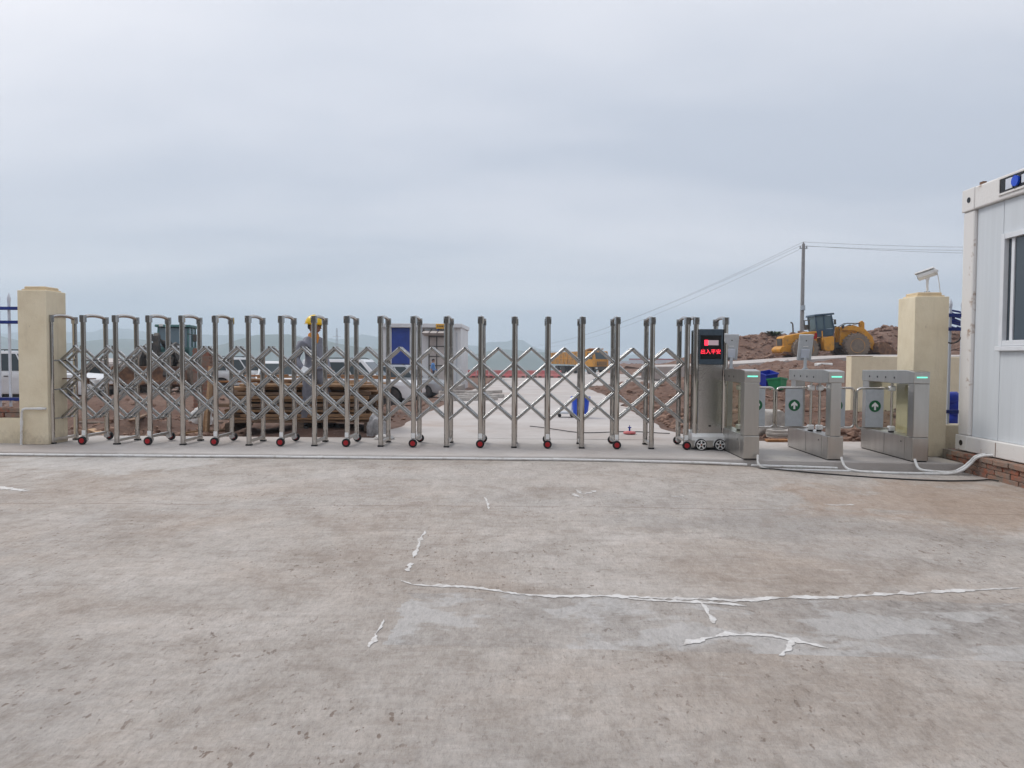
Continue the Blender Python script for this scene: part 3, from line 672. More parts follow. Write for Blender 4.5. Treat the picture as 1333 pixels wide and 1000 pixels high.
def low_wall(x0, x1, y0, y1, h, label, bricks=0):
    t = thing('low_wall', label, 'wall', ((x0 + x1) / 2, (y0 + y1) / 2, .02)); w_, d_ = x1 - x0, y1 - y0
    MB().box(-w_ / 2, w_ / 2, -d_ / 2, d_ / 2, 0, h).build('wall_face', 'cream_render', t, bevel=.01)
    x = -w_ / 2
    bm_ = MB().box(-.115, .115, -.055, .055, 0, .055).mesh('brick', 'brick_pale', bevel=.006)
    bm2 = MB().box(-.115, .115, -.055, .055, 0, .055).mesh('brick', 'brick', bevel=.006)
    k = 0
    while bricks and x < w_ / 2 - .2:
        for c in range(bricks):
            for r_ in range(2):
                if c == bricks - 1 and random.random() < .25: continue
                put('brick', random.choice((bm_, bm2)), t, (x + .12 + (c % 2) * .06, -d_ / 2 + .06 + r_ * .12 + random.uniform(-.008, .008), h + .003 + c * .063), (0, 0, random.uniform(-.05, .05)))
        x += .245
    return t
low_wall(-11.0, -6.32, 8.83, 9.07, .40, 'low cream wall with bare bricks on top below the fence', 2)
low_wall(4.72, 7.4, 8.46, 8.68, .43, 'low cream wall between the camera pillar and white cabin')
def fence(x0, x1, Y, zs, ztop, zbot, xs, label):
    t = thing('picket_fence', label, 'fence', ((x0 + x1) / 2, Y, zbot))
    cx = (x0 + x1) / 2
    for z in zs: MB().box(x0 - cx, x1 - cx, -.02, .02, z - .02 - zbot, z + .02 - zbot).build('rail', 'blue_steel', t, bevel=.003)
    p = MB().prism([(-.012, -.012), (.012, -.012), (.012, .012), (-.012, .012)], 0, ztop - zbot - .10, 'z')
    p.cyl((0, 0, ztop - zbot - .10), (0, 0, ztop - zbot - .06), .02, .022, n=8); p.cyl((0, 0, ztop - zbot - .06), (0, 0, ztop - zbot), .022, .003, n=8)
    me = p.mesh('picket', 'white_steel', 40)
    for x in xs: put('picket', me, t, (x - cx, .034, 0))
    return t
zl = [aty(10, p, 8.95).z for p in (401.5, 419.5, 519.5)]
fence(-11, -6.318, 8.95, zl, aty(8, 381, 8.92).z, .548, [aty(p, 450, 8.915).x for p in (21.5, 7.5)] + [aty(7.5, 450, 8.915).x - .135 * k for k in range(1, 30)], 'blue railed fence with white pickets left of the gate')
zr = [aty(1240, p, 8.57).z for p in (410.5, 428.5, 536)]
fence(4.716, 7.4, 8.57, zr, aty(1240, 388, 8.53).z, .449, [aty(1240.5, 450, 8.535).x + .14 * k for k in range(16)], 'blue railed fence with white pickets behind the white cabin')
# the cream wall further back on the right
p0 = aty(1108.5, 466, 14.0)
t = thing('boundary_wall', 'cream rendered boundary wall standing in the dirt behind the turnstiles', 'wall', (p0.x, 14.0, .3))
MB().box(0, 7.5, 0, .24, -.1, p0.z - .27).build('wall_face', 'cream_render', t, bevel=.012)
MB().box(-.004, .40, -.006, .246, p0.z - .27, p0.z - .262).build('wall_top', 'cream_cap', t)
# coiled cable hung on the fence by the cabin
c = aty(1240, 444, 8.5)
b = MB(); b.tube([(c.x + .10 * math.cos(a), 8.515, c.z + .05 + .075 * math.sin(a)) for a in [PI * 1.02 + i * PI * .96 / 12 for i in range(13)]], .008, 6)
tag(b.build('cable_loop', 'black_cable'), 'black cable loop hanging on the fence beside the camera pillar', 'cable')
# blue sheeting bundle against the fence
bd = MB()
for i in range(7): lump(bd.bm, (5.12 + .04 * (i % 3), 8.94 + .04 * (i % 2), .46 + .045 * i), .10, 2, .12, (1.2, .8, .9))
tag(bd.build('blue_sheeting', 'bin_navy', smoothang=60), 'crumpled blue plastic sheeting behind the low wall by the cabin', 'sheeting')
def coil_mess():
    b = MB(); rr = random.Random(3)
    for k in range(5):
        pts = []; z0 = rr.uniform(1.62, 1.85); ph = rr.uniform(0, 6)
        for i in range(14):
            a = ph + i * .6; pts.append((5.17 + .13 * math.cos(a), 9.0 + .05 * math.sin(a * 1.3), z0 + .05 * math.sin(a * .7)))
        b.tube(pts, .012, 6)
    tag(b.build('wire_coil', 'blue_steel', smoothang=60), 'tangled dark blue cable coil hanging above the fence by the cabin', 'cable')
coil_mess()

# ------------------------------------------------------------------ camera on the right pillar
def cctv():
    base = Vector((4.56, 8.50, 1.971)); t = thing('security_camera', 'white security camera on a short post atop the right pillar', 'camera', base); t.scale = (.84, .84, .84)
    MB().cyl((0, 0, .0), (0, 0, .012), .045, n=14).build('base_plate', 'pvc_white', t)
    for a in (.6, 2.2, 3.8, 5.4): MB().cyl((.032 * math.cos(a), .032 * math.sin(a), .012), (.032 * math.cos(a), .032 * math.sin(a), .03), .004, n=6).build('bolt', 'steel', t)
    MB().cyl((0, 0, .012), (0, 0, .19), .016, n=12).build('stem', 'pvc_white', t, smoothang=40)
    MB().cyl((0, 0, .185), (0, 0, .215), .026, n=12).build('swivel', 'pvc_white', t, smoothang=40)
    ax = Vector((-.82, .50, -.32)).normalized()
    q = ax.to_track_quat('X', 'Z').to_euler()
    h = MB().prism(rrect(.115, .105, .035), -.115, .12, 'x').build('housing', 'pvc_white', t, loc=(-.005, 0, .262), rot=q, smoothang=40)
    MB().prism([(-.066, .045), (.066, .045), (.055, .066), (-.055, .066)], -.10, .14, 'x').build('sun_shield', 'pvc_white', t, loc=(-.005, 0, .262), rot=q, bevel=.006)
    MB().cyl((.12, 0, 0), (.126, 0, 0), .034, n=16).build('lens', 'black_plastic', h)
    MB().cyl((-.10, 0, 0), (-.135, 0, .005), .018, n=10).build('cable_gland', 'pvc_white', h)
    pts = [(.115, .01, .315), (.135, .01, .29), (.15, .01, .22), (.162, 0, .13), (.168, -.01, .03), (.175, -.02, -.035)]
    MB().tube(pts, .006, 6).build('cable', 'pvc_white', t, smoothang=60)
cctv()
# ------------------------------------------------------------------ conduits
def pipe(name, pts, r, label, cat='conduit', m='pvc_white', fit=None, group=None):
    P = []
    pts = [Vector(p) for p in pts]
    for i, p in enumerate(pts):
        if 0 < i < len(pts) - 1:
            a = (pts[i - 1] - p); c_ = (pts[i + 1] - p); k = min(.04, a.length * .4, c_.length * .4)
            P += [p + a.normalized() * k, p + (a.normalized() + c_.normalized()) * k * .25, p + c_.normalized() * k]
        else: P.append(p)
    t = thing(name, label, cat, pts[0], 0, group)
    MB().tube([p - pts[0] for p in P], r, 10).build('tube', m, t, smoothang=60)
    for f in fit or []:
        i, s = f; a, c_ = pts[i], pts[i + 1]; p = a.lerp(c_, s); d = (c_ - a).normalized()
        MB().cyl(p - d * .03 - pts[0], p + d * .03 - pts[0], r * 1.22, n=12).build('coupling', m, t, smoothang=50)
    return t
gl = aty(28, 560, 8.70)
pipe('conduit', [(aty(28, 580, 8.695).x, 8.69, .1), (aty(29, 532, 8.695).x, 8.69, aty(29, 532, 8.695).z), (aty(60, 532, 8.695).x, 8.69, aty(60, 532, 8.695).z)], .0145, 'thin white plastic conduit bent up the left gate pillar', fit=[(0, .6), (1, .75)])
def slabpipe(x0, x1, off, z, n=30, wob=.008, seed=0):
    out_ = []
    for i in range(n + 1):
        x = lerp(x0, x1, i / n); out_.append((x, slab_front(x) - off + noise.noise(Vector((x * 1.1, seed, 0))) * wob, fore_z(x, 8) + z + max(0, noise.noise(Vector((x * .8, seed, 4)))) * .008))
    return out_
pipe('long_conduit', slabpipe(-9.0, 2.36, .035, .016), .0145, 'long white plastic conduit lying along the foot of the gate slab', fit=[(11, .5), (17, .5), (24, .5)])
pipe('conduit', slabpipe(2.40, 3.30, .05, .016, 8, .02, 3), .014, 'white conduit at the slab foot between first and second turnstile', fit=[(4, .5)])
def sweep(pts, n=6):
    """Catmull-Rom through the points"""
    P = [Vector(p) for p in pts]; P = [P[0]] + P + [P[-1]]; o = []
    for i in range(1, len(P) - 2):
        for k in range(n):
            t = k / n; a, b_, c_, d_ = P[i - 1], P[i], P[i + 1], P[i + 2]
            o.append(.5 * ((2 * b_) + (c_ - a) * t + (2 * a - 5 * b_ + 4 * c_ - d_) * t * t + (3 * b_ - a - 3 * c_ + d_) * t ** 3))
    o.append(P[-2]); return o
def hose(name, pts, r, label, m='pvc_white', cat='conduit'):
    b = MB(); b.tube(sweep(pts), r, 10); return tag(b.build(name, m, smoothang=60), label, cat)
hose('bent_conduit', [(2.46, 7.88, .16), (2.46, 7.83, .06), (2.56, 7.80, .02), (2.9, 7.77, .018), (3.3, 7.74, .016), (3.7, 7.70, .015)], .0125, 'white conduit dropping from under the first turnstile')
hose('bent_conduit', [(3.34, 7.84, .15), (3.36, 7.77, .05), (3.47, 7.70, .02), (3.75, 7.64, .016), (4.15, 7.62, .015), (4.36, 7.62, .016), (4.50, 7.63, .05), (4.575, 7.60, .13), (4.60, 7.55, .195), (4.66, 7.50, .225), (4.72, 7.46, .23)], .0135, 'white conduit running from the second turnstile up the brick plinth')
hose('bent_conduit', [(4.10, 7.80, .14), (4.11, 7.73, .05), (4.2, 7.66, .035), (4.40, 7.645, .03), (4.52, 7.65, .08), (4.585, 7.63, .15), (4.61, 7.585, .205), (4.68, 7.54, .235)], .014, 'white conduit dropping from under the third turnstile to the brick plinth')
cab = [atz(630 + 0, 596, .03)] and [(2.44, 7.84, .02), (2.55, 7.70, fore_z(2.5, 7.7) + .012), (3.0, 7.52, .022), (3.5, 7.33, .014), (4.0, 7.20, .012), (4.35, 7.22, .012), (4.56, 7.27, .014), (4.60, 7.2, .014)]
hose('power_cable', cab, .0075, 'thin black cable trailing over the forecourt to the brick plinth', 'black_cable', 'cable')

# ================================================================== turnstiles
def turnstile(px0, px1, py, label, wings, colw, flush, panel, pane):
    a = atz(px0, py, SZ); Y0 = 7.93 if py < 602 else 7.86
    x0 = aty(px0, py, Y0).x; wd = .172; Ln = 1.22; H = .985
    t = thing('turnstile', label, 'turnstile', (x0 + wd / 2, Y0, SZ)); h = wd / 2
    low = MB().box(-h, h, .16, Ln, .012, .265).build('lower_beam', 'steel_brushed', t, bevel=.006)
    base = MB().box(-h, h, 0, .158, .012, .262).build('front_base', 'steel_brushed', t, bevel=.006)
    cx0, cx1 = {'l': (-h, -h + colw), 'r': (h - colw, h), 'c': (-colw / 2, colw / 2)}[flush]
    MB().box(cx0, cx1, .004, .135, .264, .845).build('front_column', 'steel_brushed', t, bevel=.006)
    MB().box(cx0, cx1, Ln - .17, Ln - .004, .267, .85).build('rear_column', 'steel_brushed', t, bevel=.006)
    prof = [(0.0, .846), (.26, .835), (Ln, .842), (Ln, H - .012), (.5, H), (.16, H + .004), (.0, H - .012)]
    top = MB().prism(prof, -h, h, 'x').build('top_beam', 'steel_brushed', t, bevel=.006)
    MB().box(-.056, .056, -.006, .004, .905, .921).build('light_strip', 'led_green', top, bevel=.002)
    for yy in (.42, .62, .82, 1.02):
        for s in (-1, 1):
            MB().cyl((s * (h - .002), yy, .90), (s * (h + .003), yy, .90), .012, n=10).build('sensor', 'black_plastic', top)
    MB().box(-h + .01, h - .01, .012, Ln - .01, 0, .012).build('foot_frame', 'black_plastic', t)
    for s_ in (-1, 1):
        MB().box(s_ * h - .0008, s_ * h + .0008, .62, .626, .03, .255).build('panel_seam', 'black_plastic', low)
        MB().cyl((s_ * (h - .002), .24, .20), (s_ * (h + .003), .24, .20), .008, n=10).build('lock', 'black_plastic', low)
    MB().box(-h + .012, h - .012, -.0012, .0008, .812, .815).build('panel_seam', 'black_plastic', t) if flush == 'x' else None
    if pane:
        xx = cx0 + .02 if flush == 'l' else cx1 - .02
        MB().box(xx - .002, xx + .002, .14, Ln - .174, .27, .836).build('acrylic_pane', 'acrylic', t)
    for wx, dirn in wings:
        yw = .58
        pole = MB().cyl((wx, yw, .285), (wx, yw, .835), .015, n=12).build('pivot_post', 'steel', t, smoothang=40)
        MB().cyl((wx, yw, .2655), (wx, yw, .278), .03, n=14).build('pivot_foot', 'black_plastic', pole)
        for z in (.308, .77): MB().box(wx - .035, wx + .035, yw - .034, yw + .034, z - .03, z + .03).build('hinge_block', 'steel_white', pole, bevel=.012)
        e = wx + dirn * .40; zt, zb, rr = .770, .308, .05
        pts = [(wx + dirn * .02, yw, zt)] + [(e - dirn * rr + dirn * rr * math.sin(q), yw, zt - rr + rr * math.cos(q)) for q in [i * PI / 12 for i in range(7)]] + \
              [(e - dirn * rr + dirn * rr * math.cos(q), yw, zb + rr - rr * math.sin(q)) for q in [i * PI / 12 for i in range(7)]] + [(wx + dirn * .02, yw, zb)]
        wing = MB().tube(pts, .0135, 10).build('wing_frame', 'steel', t, smoothang=60)
        c0, c1 = wx + dirn * .095, wx + dirn * .295
        pn = MB().box(min(c0, c1), max(c0, c1), yw - .009, yw + .009, zb + .012, zt - .012).build('wing_panel', 'pale_plastic', t, bevel=.003)
        mx_ = (c0 + c1) / 2; zc = .565
        dk = MB().cyl((mx_, yw - .0096, zc), (mx_, yw - .0125, zc), .067, n=28).build('arrow_disc', 'sign_green', pn)
        ar = MB(); s = .045
        ar.prism([(mx_ - .011, zc - s), (mx_ + .011, zc - s), (mx_ + .011, zc), (mx_ - .011, zc)], yw - .0145, yw - .0128, 'y')
        ar.prism([(mx_ - .011, zc + .001), (mx_ - .036, zc - .012), (mx_ - .036, zc + .012), (mx_, zc + s), (mx_ + .036, zc + .012), (mx_ + .036, zc - .012), (mx_ + .011, zc + .001)], yw - .0145, yw - .0128, 'y')
        ar.build('arrow', 'white_sticker', pn)
    return t, x0 + wd / 2, Y0
T1 = turnstile(967.5, 987, 599.5, 'steel turnstile with one arrow wing standing beside the gate drive unit', [(.03, 1)], .165, 'l', True, True)
T2 = turnstile(1076.5, 1096, 600.5, 'steel turnstile with two swing wings in the middle of the row', [(-.05, -1), (.05, 1)], .115, 'c', True, False)
T3 = turnstile(1187, 1206, 603.5, 'steel turnstile with one arrow wing standing in front of the camera pillar', [(-.03, -1)], .165, 'r', False, True)
def face_panel(tx, ty, label, dx=0):
    t = thing('access_panel', label, 'access panel', (tx + dx, ty + .86, SZ + .985))
    MB().cyl((0, 0, -.002), (0, 0, .012), .035, n=14).build('flange', 'pale_plastic', t)
    MB().cyl((0, 0, .012), (0, 0, .14), .019, n=12).build('post', 'pale_plastic', t, smoothang=40)
    Mx = Matrix.Translation((0, .01, .26)) @ Matrix.Rotation(R(14), 4, 'X')
    pn = MB().box(-.085, .085, -.014, .014, -.16, .16, Mx).build('device', 'pale_plastic', t, bevel=.01)
    MB().box(-.05, .05, -.026, -.0145, -.13, -.02, Mx).build('bracket', 'white_steel', pn, bevel=.004)
    MB().cyl(Mx @ Vector((0, -.0142, .085)), Mx @ Vector((0, -.0165, .085)), .008, n=10).build('screw', 'black_plastic', pn)
    MB().box(-.03, .03, -.0175, -.0143, .01, .018, Mx).build('slot', 'white_sticker', pn)
    MB().box(-.082, .082, .0143, .018, -.15, .15, Mx).build('screen', 'screen_black', pn)
face_panel(T1[1], T1[2], 'grey access control tablet on a stem above the first turnstile', -.0)
face_panel(T2[1], T2[2], 'grey access control tablet on a stem above the middle turnstile', -.02)

# ================================================================== white cabin on its brick plinth
CX = 4.715; CY1 = 8.10; CY0 = 2.1; CZ0 = .215; CZ1 = 3.045; CW = 2.4
def cabin():
    t = thing('site_cabin', 'white flat-pack site cabin with a window on a brick plinth', 'cabin', (CX + CW / 2, (CY0 + CY1) / 2, CZ0))
    O = Vector(t.location)
    def bx(x0, x1, y0, y1, z0, z1, name, m, bev=.008, par=t): return MB().box(x0 - O.x, x1 - O.x, y0 - O.y, y1 - O.y, z0 - O.z, z1 - O.z).build(name, m, par, bevel=bev)
    for y0, y1 in ((CY1 - .20, CY1), (CY0, CY0 + .20)):
        for x0, x1 in ((CX, CX + .16), (CX + CW - .16, CX + CW)): bx(x0, x1, y0, y1, CZ0 + .168, CZ1 - .235, 'corner_post', 'container_frame', .02)
    # rails
    for x0, x1 in ((CX - .012, CX + .14), (CX + CW - .14, CX + CW + .012)):
        bx(x0, x1, CY0 - .005, CY1 + .005, CZ0, CZ0 + .165, 'bottom_rail', 'container_frame', .01)
    tr = bx(CX - .012, CX + .14, CY0 - .005, CY1 - .215, CZ1 - .232, CZ1, 'top_rail', 'container_frame', .012)
    bx(CX + CW - .14, CX + CW + .012, CY0 - .005, CY1 + .005, CZ1 - .232, CZ1, 'top_rail', 'container_frame', .012)
    for y0, y1 in ((CY1 - .14, CY1 - .002), (CY0 + .002, CY0 + .14)):
        bx(CX + .145, CX + CW - .145, y0, y1, CZ0, CZ0 + .165, 'bottom_rail', 'container_frame', .01)
        bx(CX + .145, CX + CW - .145, y0, y1, CZ1 - .232, CZ1, 'top_rail', 'container_frame', .012)
    cc = bx(CX - .016, CX + .142, CY1 - .213, CY1 + .008, CZ1 - .236, CZ1 + .004, 'corner_casting', 'container_frame', .01)
    MB().cyl((CX - .0165 - O.x, CY1 - .12 - O.y, CZ1 - .12 - O.z), (CX - .020 - O.x, CY1 - .12 - O.y, CZ1 - .12 - O.z), .03, n=16).build('lifting_hole', 'screen_black', cc)
    bcc = bx(CX - .018, CX + .10, CY1 - .20, CY1 + .010, CZ0 + .002, CZ0 + .168, 'corner_casting', 'container_frame', .008)
    MB().cyl((CX - .0185 - O.x, CY1 - .10 - O.y, CZ0 + .085 - O.z), (CX - .022 - O.x, CY1 - .10 - O.y, CZ0 + .085 - O.z), .03, n=16).build('lifting_hole', 'screen_black', bcc)
    bx(CX + .02, CX + CW - .02, CY0 + .02, CY1 - .02, CZ1 - .02, CZ1 + .015, 'roof', 'container_frame')
    bx(CX + .02, CX + .06, CY1 - .30, CY1 - .24, CZ1 + .015, CZ1 + .04, 'roof_bolt', 'rust', .0)
    bx(CX + .16, CX + CW - .16, CY0 + .16, CY1 - .16, CZ0 + .02, CZ0 + .10, 'floor', 'container_frame')
    # wall panels, left side with the window opening
    wy0, wy1, wz0, wz1 = 6.46, 7.46, 1.345, 2.47
    px_ = CX + .035
    ys = [CY1 - .202]
    while ys[-1] - .94 > CY0 + .25: ys.append(ys[-1] - .94)
    ys.append(CY0 + .202)
    ys = [CY1 - .202, wy1 + .006, wy0 - .006] + [y for y in ys if y < wy0 - .3]
    for a, b_ in zip(ys, ys[1:]):
        if abs(a - wy1) < .02:
            bx(px_, px_ + .06, b_ + .003, a - .003, CZ0 + .167, wz0 - .004, 'wall_panel', 'container_panel', .004)
            bx(px_, px_ + .06, b_ + .003, a - .003, wz1 + .004, CZ1 - .235, 'wall_panel', 'container_panel', .004)
        else: bx(px_, px_ + .06, b_ + .003, a - .003, CZ0 + .167, CZ1 - .235, 'wall_panel', 'container_panel', .004)
    for Yb in (CY1 - .09, CY0 + .05): bx(CX + .165, CX + CW - .165, Yb, Yb + .05, CZ0 + .167, CZ1 - .235, 'end_panel', 'container_panel', .004)
    bx(CX + CW - .09, CX + CW - .035, CY0 + .205, CY1 - .205, CZ0 + .167, CZ1 - .235, 'wall_panel', 'container_panel', .004)
    # window
    wn = bx(px_ - .028, px_ + .05, wy1 - .055, wy1, wz0, wz1, 'window', 'window_frame', .004)
    for (a, b_, c_, d_) in ((wy0, wy0 + .055, wz0, wz1), (wy0 + .056, wy1 - .056, wz1 - .055, wz1), (wy0 + .056, wy1 - .056, wz0, wz0 + .055)):
        bx(px_ - .027, px_ + .05, a, b_, c_, d_, 'frame', 'window_frame', .004, wn)
    bx(px_ - .045, px_ + .03, wy0 - .02, wy1 + .03, wz0 - .05, wz0 - .003, 'sill', 'window_frame', .006, wn)
    bx(px_ + .005, px_ + .035, wy1 - .16, wy1 - .115, wz0 + .056, wz1 - .056, 'sash', 'window_frame', .004, wn)
    bx(px_ + .018, px_ + .024, wy0 + .056, wy1 - .056, wz0 + .056, wz1 - .056, 'pane', 'glass_dark', 0, wn)
    # socket recess in the top rail
    y0, y1 = 6.99, 7.46
    bx(CX - .018, CX - .0125, y0, y1, CZ1 - .17, CZ1 - .03, 'socket_recess', 'screen_black', 0, tr)
    for (a, b_, c_, d_) in ((y0 - .02, y0, CZ1 - .19, CZ1 - .01), (y1, y1 + .02, CZ1 - .19, CZ1 - .01), (y0, y1, CZ1 - .03, CZ1 - .01), (y0, y1, CZ1 - .19, CZ1 - .17)):
        bx(CX - .026, CX - .0122, a, b_, c_, d_, 'recess_frame', 'container_frame', .002, tr)
    s_ = bx(CX - .030, CX - .019, y1 - .20, y1 - .10, CZ1 - .155, CZ1 - .05, 'socket', 'white_steel', .003, tr)
    MB().cyl((CX - .019 - O.x, y1 - .25 - O.y, CZ1 - .10 - O.z), (CX - .040 - O.x, y1 - .25 - O.y, CZ1 - .10 - O.z), .052, n=16).build('socket_cap', 'bin_blue', tr)
    bx(CX - .028, CX - .019, y1 - .40, y1 - .33, CZ1 - .14, CZ1 - .06, 'socket', 'white_steel', .003, tr)
    # plate joints of the bottom rail
    for yy in (7.42, 6.98): bx(CX - .0145, CX - .0125, yy - .004, yy + .004, CZ0 + .01, CZ0 + .15, 'rail_joint', 'rust', 0)
cabin()
def plinth():
    t = thing('brick_plinth', 'rough red brick plinth under the white site cabin', 'plinth', (CX + CW / 2, 5.1, -.01)); O = Vector(t.location)
    px = 4.635
    MB().box(px + .014 - O.x, CX + CW - O.x, CY0 - O.y, 8.26 - O.y, 0, .212).build('mortar_core', 'mortar', t)
    meshes = [MB().box(-.054, .054, -.115, .115, -.025, .025).mesh('brick', m, bevel=.006) for m in ('brick', 'brick_pale', 'brick')]
    rr = random.Random(5)
    for c in range(4):
        z = .0 + .029 + c * .0535
        y = CY0 + .12 + (c % 2) * .12
        while y < 8.14:
            put('brick', rr.choice(meshes), t, (px + .054 + rr.uniform(-.006, .006) - (.02 if c == 3 else 0) - O.x, y - O.y, z), (rr.uniform(-.02, .02), rr.uniform(-.02, .02), rr.uniform(-.025, .025)))
            y += .243
        x = px + .2
        while x < 5.4:
            put('brick', rr.choice(meshes), t, (x - O.x, 8.235 - O.y, z), (0, 0, PI / 2 + rr.uniform(-.02, .02))); x += .243
plinth()

# ================================================================== wheel loaders
def wheel_mesh(Rr, wdt, tread=True):
    b = MB(); b.lathe([(Rr * .56, -wdt / 2), (Rr * .88, -wdt / 2), (Rr * .97, -wdt * .40), (Rr * .97, wdt * .40), (Rr * .88, wdt / 2), (Rr * .56, wdt / 2)], 32)
    if tread:
        for k in range(22):
            a = k * 2 * PI / 22
            for s in (-1, 1):
                Mx = Matrix.Rotation(a + (0 if s > 0 else PI / 22), 4, 'Z') @ Matrix.Translation((Rr * .955, 0, s * wdt * .26))
                b.box(-.04 * Rr, .05 * Rr, -.075 * Rr, .075 * Rr, -wdt * .23, wdt * .23, Mx)
    return b.mesh('wheel', 'tyre', 35)
def rim_mesh(Rr, wdt, m):
    b = MB(); b.lathe([(0, -wdt * .16), (Rr * .2, -wdt * .16), (Rr * .22, -wdt * .26), (Rr * .46, -wdt * .30), (Rr * .50, -wdt * .48), (Rr * .58, -wdt * .52), (Rr * .58, wdt * .52), (Rr * .50, wdt * .48), (Rr * .46, wdt * .30), (Rr * .22, wdt * .26), (Rr * .2, wdt * .16), (0, wdt * .16)], 28)
    for k in range(10):
        a = k * 2 * PI / 10
        for s in (-1, 1): b.cyl((Rr * .33 * math.cos(a), Rr * .33 * math.sin(a), s * wdt * .27), (Rr * .33 * math.cos(a), Rr * .33 * math.sin(a), s * wdt * .32), Rr * .03, n=6)
    return b.mesh('rim', m, 35)
def wheel_loader(label, loc, rot, paint, cabm, lift, glass='glass_cab', rim='yellow_dirty', scl=1.0):
    """+x is forward, towards the bucket; origin on the ground between the axles"""
    t = thing('wheel_loader', label, 'wheel loader', loc, 0, None, rot); t.scale = (scl,) * 3
    def P(b, name, m, par=t, **k): return b.build(name, m, par, **k)
    wm, rm = wheel_mesh(.84, .60), rim_mesh(.84, .60, rim)
    for x in (-1.85, 1.55):
        for s in (-1, 1):
            o = put('wheel', wm, t, (x, s * 1.08, .84), (PI / 2, random.uniform(0, 3), 0)); put('rim', rm, o)
        P(MB().cyl((x, -.82, .80), (x, .82, .80), .22, n=14), 'axle', 'dark_machine', smoothang=40)
    # rear: frame, hood, counterweight, fenders
    P(MB().box(-2.9, -.2, -.55, .55, .72, 1.12), 'rear_frame', 'dark_machine', bevel=.02)
    hood = [(-3.16, .86), (-3.14, 1.72), (-3.02, 1.84), (-1.25, 2.02), (-.85, 2.02), (-.85, .80), (-2.2, .66), (-2.95, .56)]
    hd = P(MB().prism(hood, -.72, .72, 'y'), 'hood', paint, bevel=.05)
    for s in (-1, 1):
        P(MB().box(-2.85, -2.05, s * .723 - .004, s * .723 + .004, 1.25, 1.28), 'panel_gap', 'dark_machine', hd)
        P(MB().box(-2.05, -1.99, s * .723 - .004, s * .723 + .004, 1.28, 1.84), 'panel_gap', 'dark_machine', hd)
        P(MB().box(-1.78, -1.38, s * .726 - .004, s * .726 + .004, 1.60, 1.80), 'label_plate', 'white_sticker', hd)
        P(MB().box(-1.02, -.86, s * .731 - .004, s * .731 + .004, 1.56, 1.90), 'badge', 'tail_red', hd)
        P(MB().box(-1.20, -.90, s * .729 - .004, s * .729 + .004, 1.50, 1.70), 'badge', 'tail_red', hd)
    P(MB().prism([(-3.46, .80), (-3.48, .98), (-3.28, 1.16), (-3.02, 1.16), (-2.90, .56), (-3.2, .52)], -.86, .86, 'y'), 'counterweight', paint, bevel=.05)
    P(MB().prism([(-3.45, .62), (-2.4, .48), (-2.4, .60), (-3.2, .80)], -1.0, 1.0, 'y'), 'tow_guard', 'rust', bevel=.02)
    P(MB().box(-3.19, -3.155, -.5, .5, 1.20, 1.68), 'grille', 'dark_machine')
    for s in (-1, 1):
        tank = [(-.62, 1.52), (.02, 1.60), (.10, 1.48), (.06, .72), (-.02, .62), (-.52, .62), (-.60, .72)]
        P(MB().prism(tank, s * .62, s * 1.22, 'y'), 'step_tank', paint, bevel=.04)
        for z in (.42, .62): P(MB().box(-.5, -.1, s * 1.02 - .12, s * 1.02 + .12, z, z + .035), 'step', 'dark_machine')
        P(MB().box(-.72, -.66, s * 1.2 - .02, s * 1.2 + .02, 1.3, 2.0), 'handrail', paint)
    ex = P(MB().tube([(-2.1, .25, 2.05), (-2.1, .25, 2.62), (-2.13, .25, 2.70), (-2.24, .25, 2.76)], .05, 10), 'exhaust', 'dark_machine', smoothang=60)
    P(MB().cyl((-1.35, -.3, 2.15), (-1.35, -.3, 2.5), .14, n=14), 'air_filter', 'dark_machine', smoothang=40)
    for yy in (-.55, .35): P(MB().box(-1.28, -1.22, yy, yy + .06, 2.16, 2.84), 'rear_guard', 'dark_machine')
    P(MB().box(-1.29, -1.21, -.6, .46, 2.78, 2.84), 'rear_guard', 'dark_machine')
    # cab
    z0, z1 = 1.62, 3.02
    lo_ = [(-.86, z0), (.24, z0), (.36, z0 + .42), (.32, z0 + .50), (-.86, z0 + .50)]
    cb = P(MB().prism(lo_, -.72, .72, 'y'), 'cab', cabm, bevel=.03)
    rf = P(MB().prism([(-1.0, z1), (.38, z1 + .04), (.34, z1 + .16), (-.96, z1 + .14)], -.80, .80, 'y'), 'cab_roof', cabm, bevel=.03)
    pil = [((-.84), (-.86)), (-.32, -.32), ((.31), (.18))]
    for s in (-1, 1):
        for xb, xt in pil: P(MB().beam((xb, s * .69, z0 + .48), (xt, s * .67, z1 + .02), .07, .09, (1, 0, 0)), 'cab_post', cabm, cb)
        for (a, b_), (c_, d_) in zip(pil, pil[1:]):
            P(MB().prism([(a + .05, z0 + .51), (c_ - .05, z0 + .51), (d_ - .05, z1 + .0), (b_ + .05, z1 + .0)], s * .672, s * .684, 'y'), 'side_window', glass, cb)
        P(MB().box(-.28, .24, s * .722 - .006, s * .722 + .006, z0 + .06, z0 + .44), 'door', cabm, cb, bevel=.004)
        P(MB().box(.24, .34, s * .98 - .09, s * .98 + .09, 2.38, 2.72), 'mirror', 'dark_machine', cb, bevel=.02)
        P(MB().cyl((.29, s * .66, 2.75), (.29, s * .98, 2.68), .018, n=6), 'mirror_arm', 'dark_machine', cb)
    P(MB().prism([(.325, z0 + .52), (.345, z0 + .52), (.215, z1 + .01), (.195, z1 + .01)], -.63, .63, 'y'), 'windscreen', glass, cb)
    P(MB().box(-.872, -.858, -.62, .62, z0 + .52, z1), 'rear_window', glass, cb)
    P(MB().box(-.65, -.25, -.25, .25, z0 + .05, z0 + .95), 'seat', 'dark_machine', cb, bevel=.06)
    P(MB().cyl((.0, 0, z0 + .3), (.12, 0, z0 + .78), .03, n=8), 'steering_column', 'dark_machine', cb)
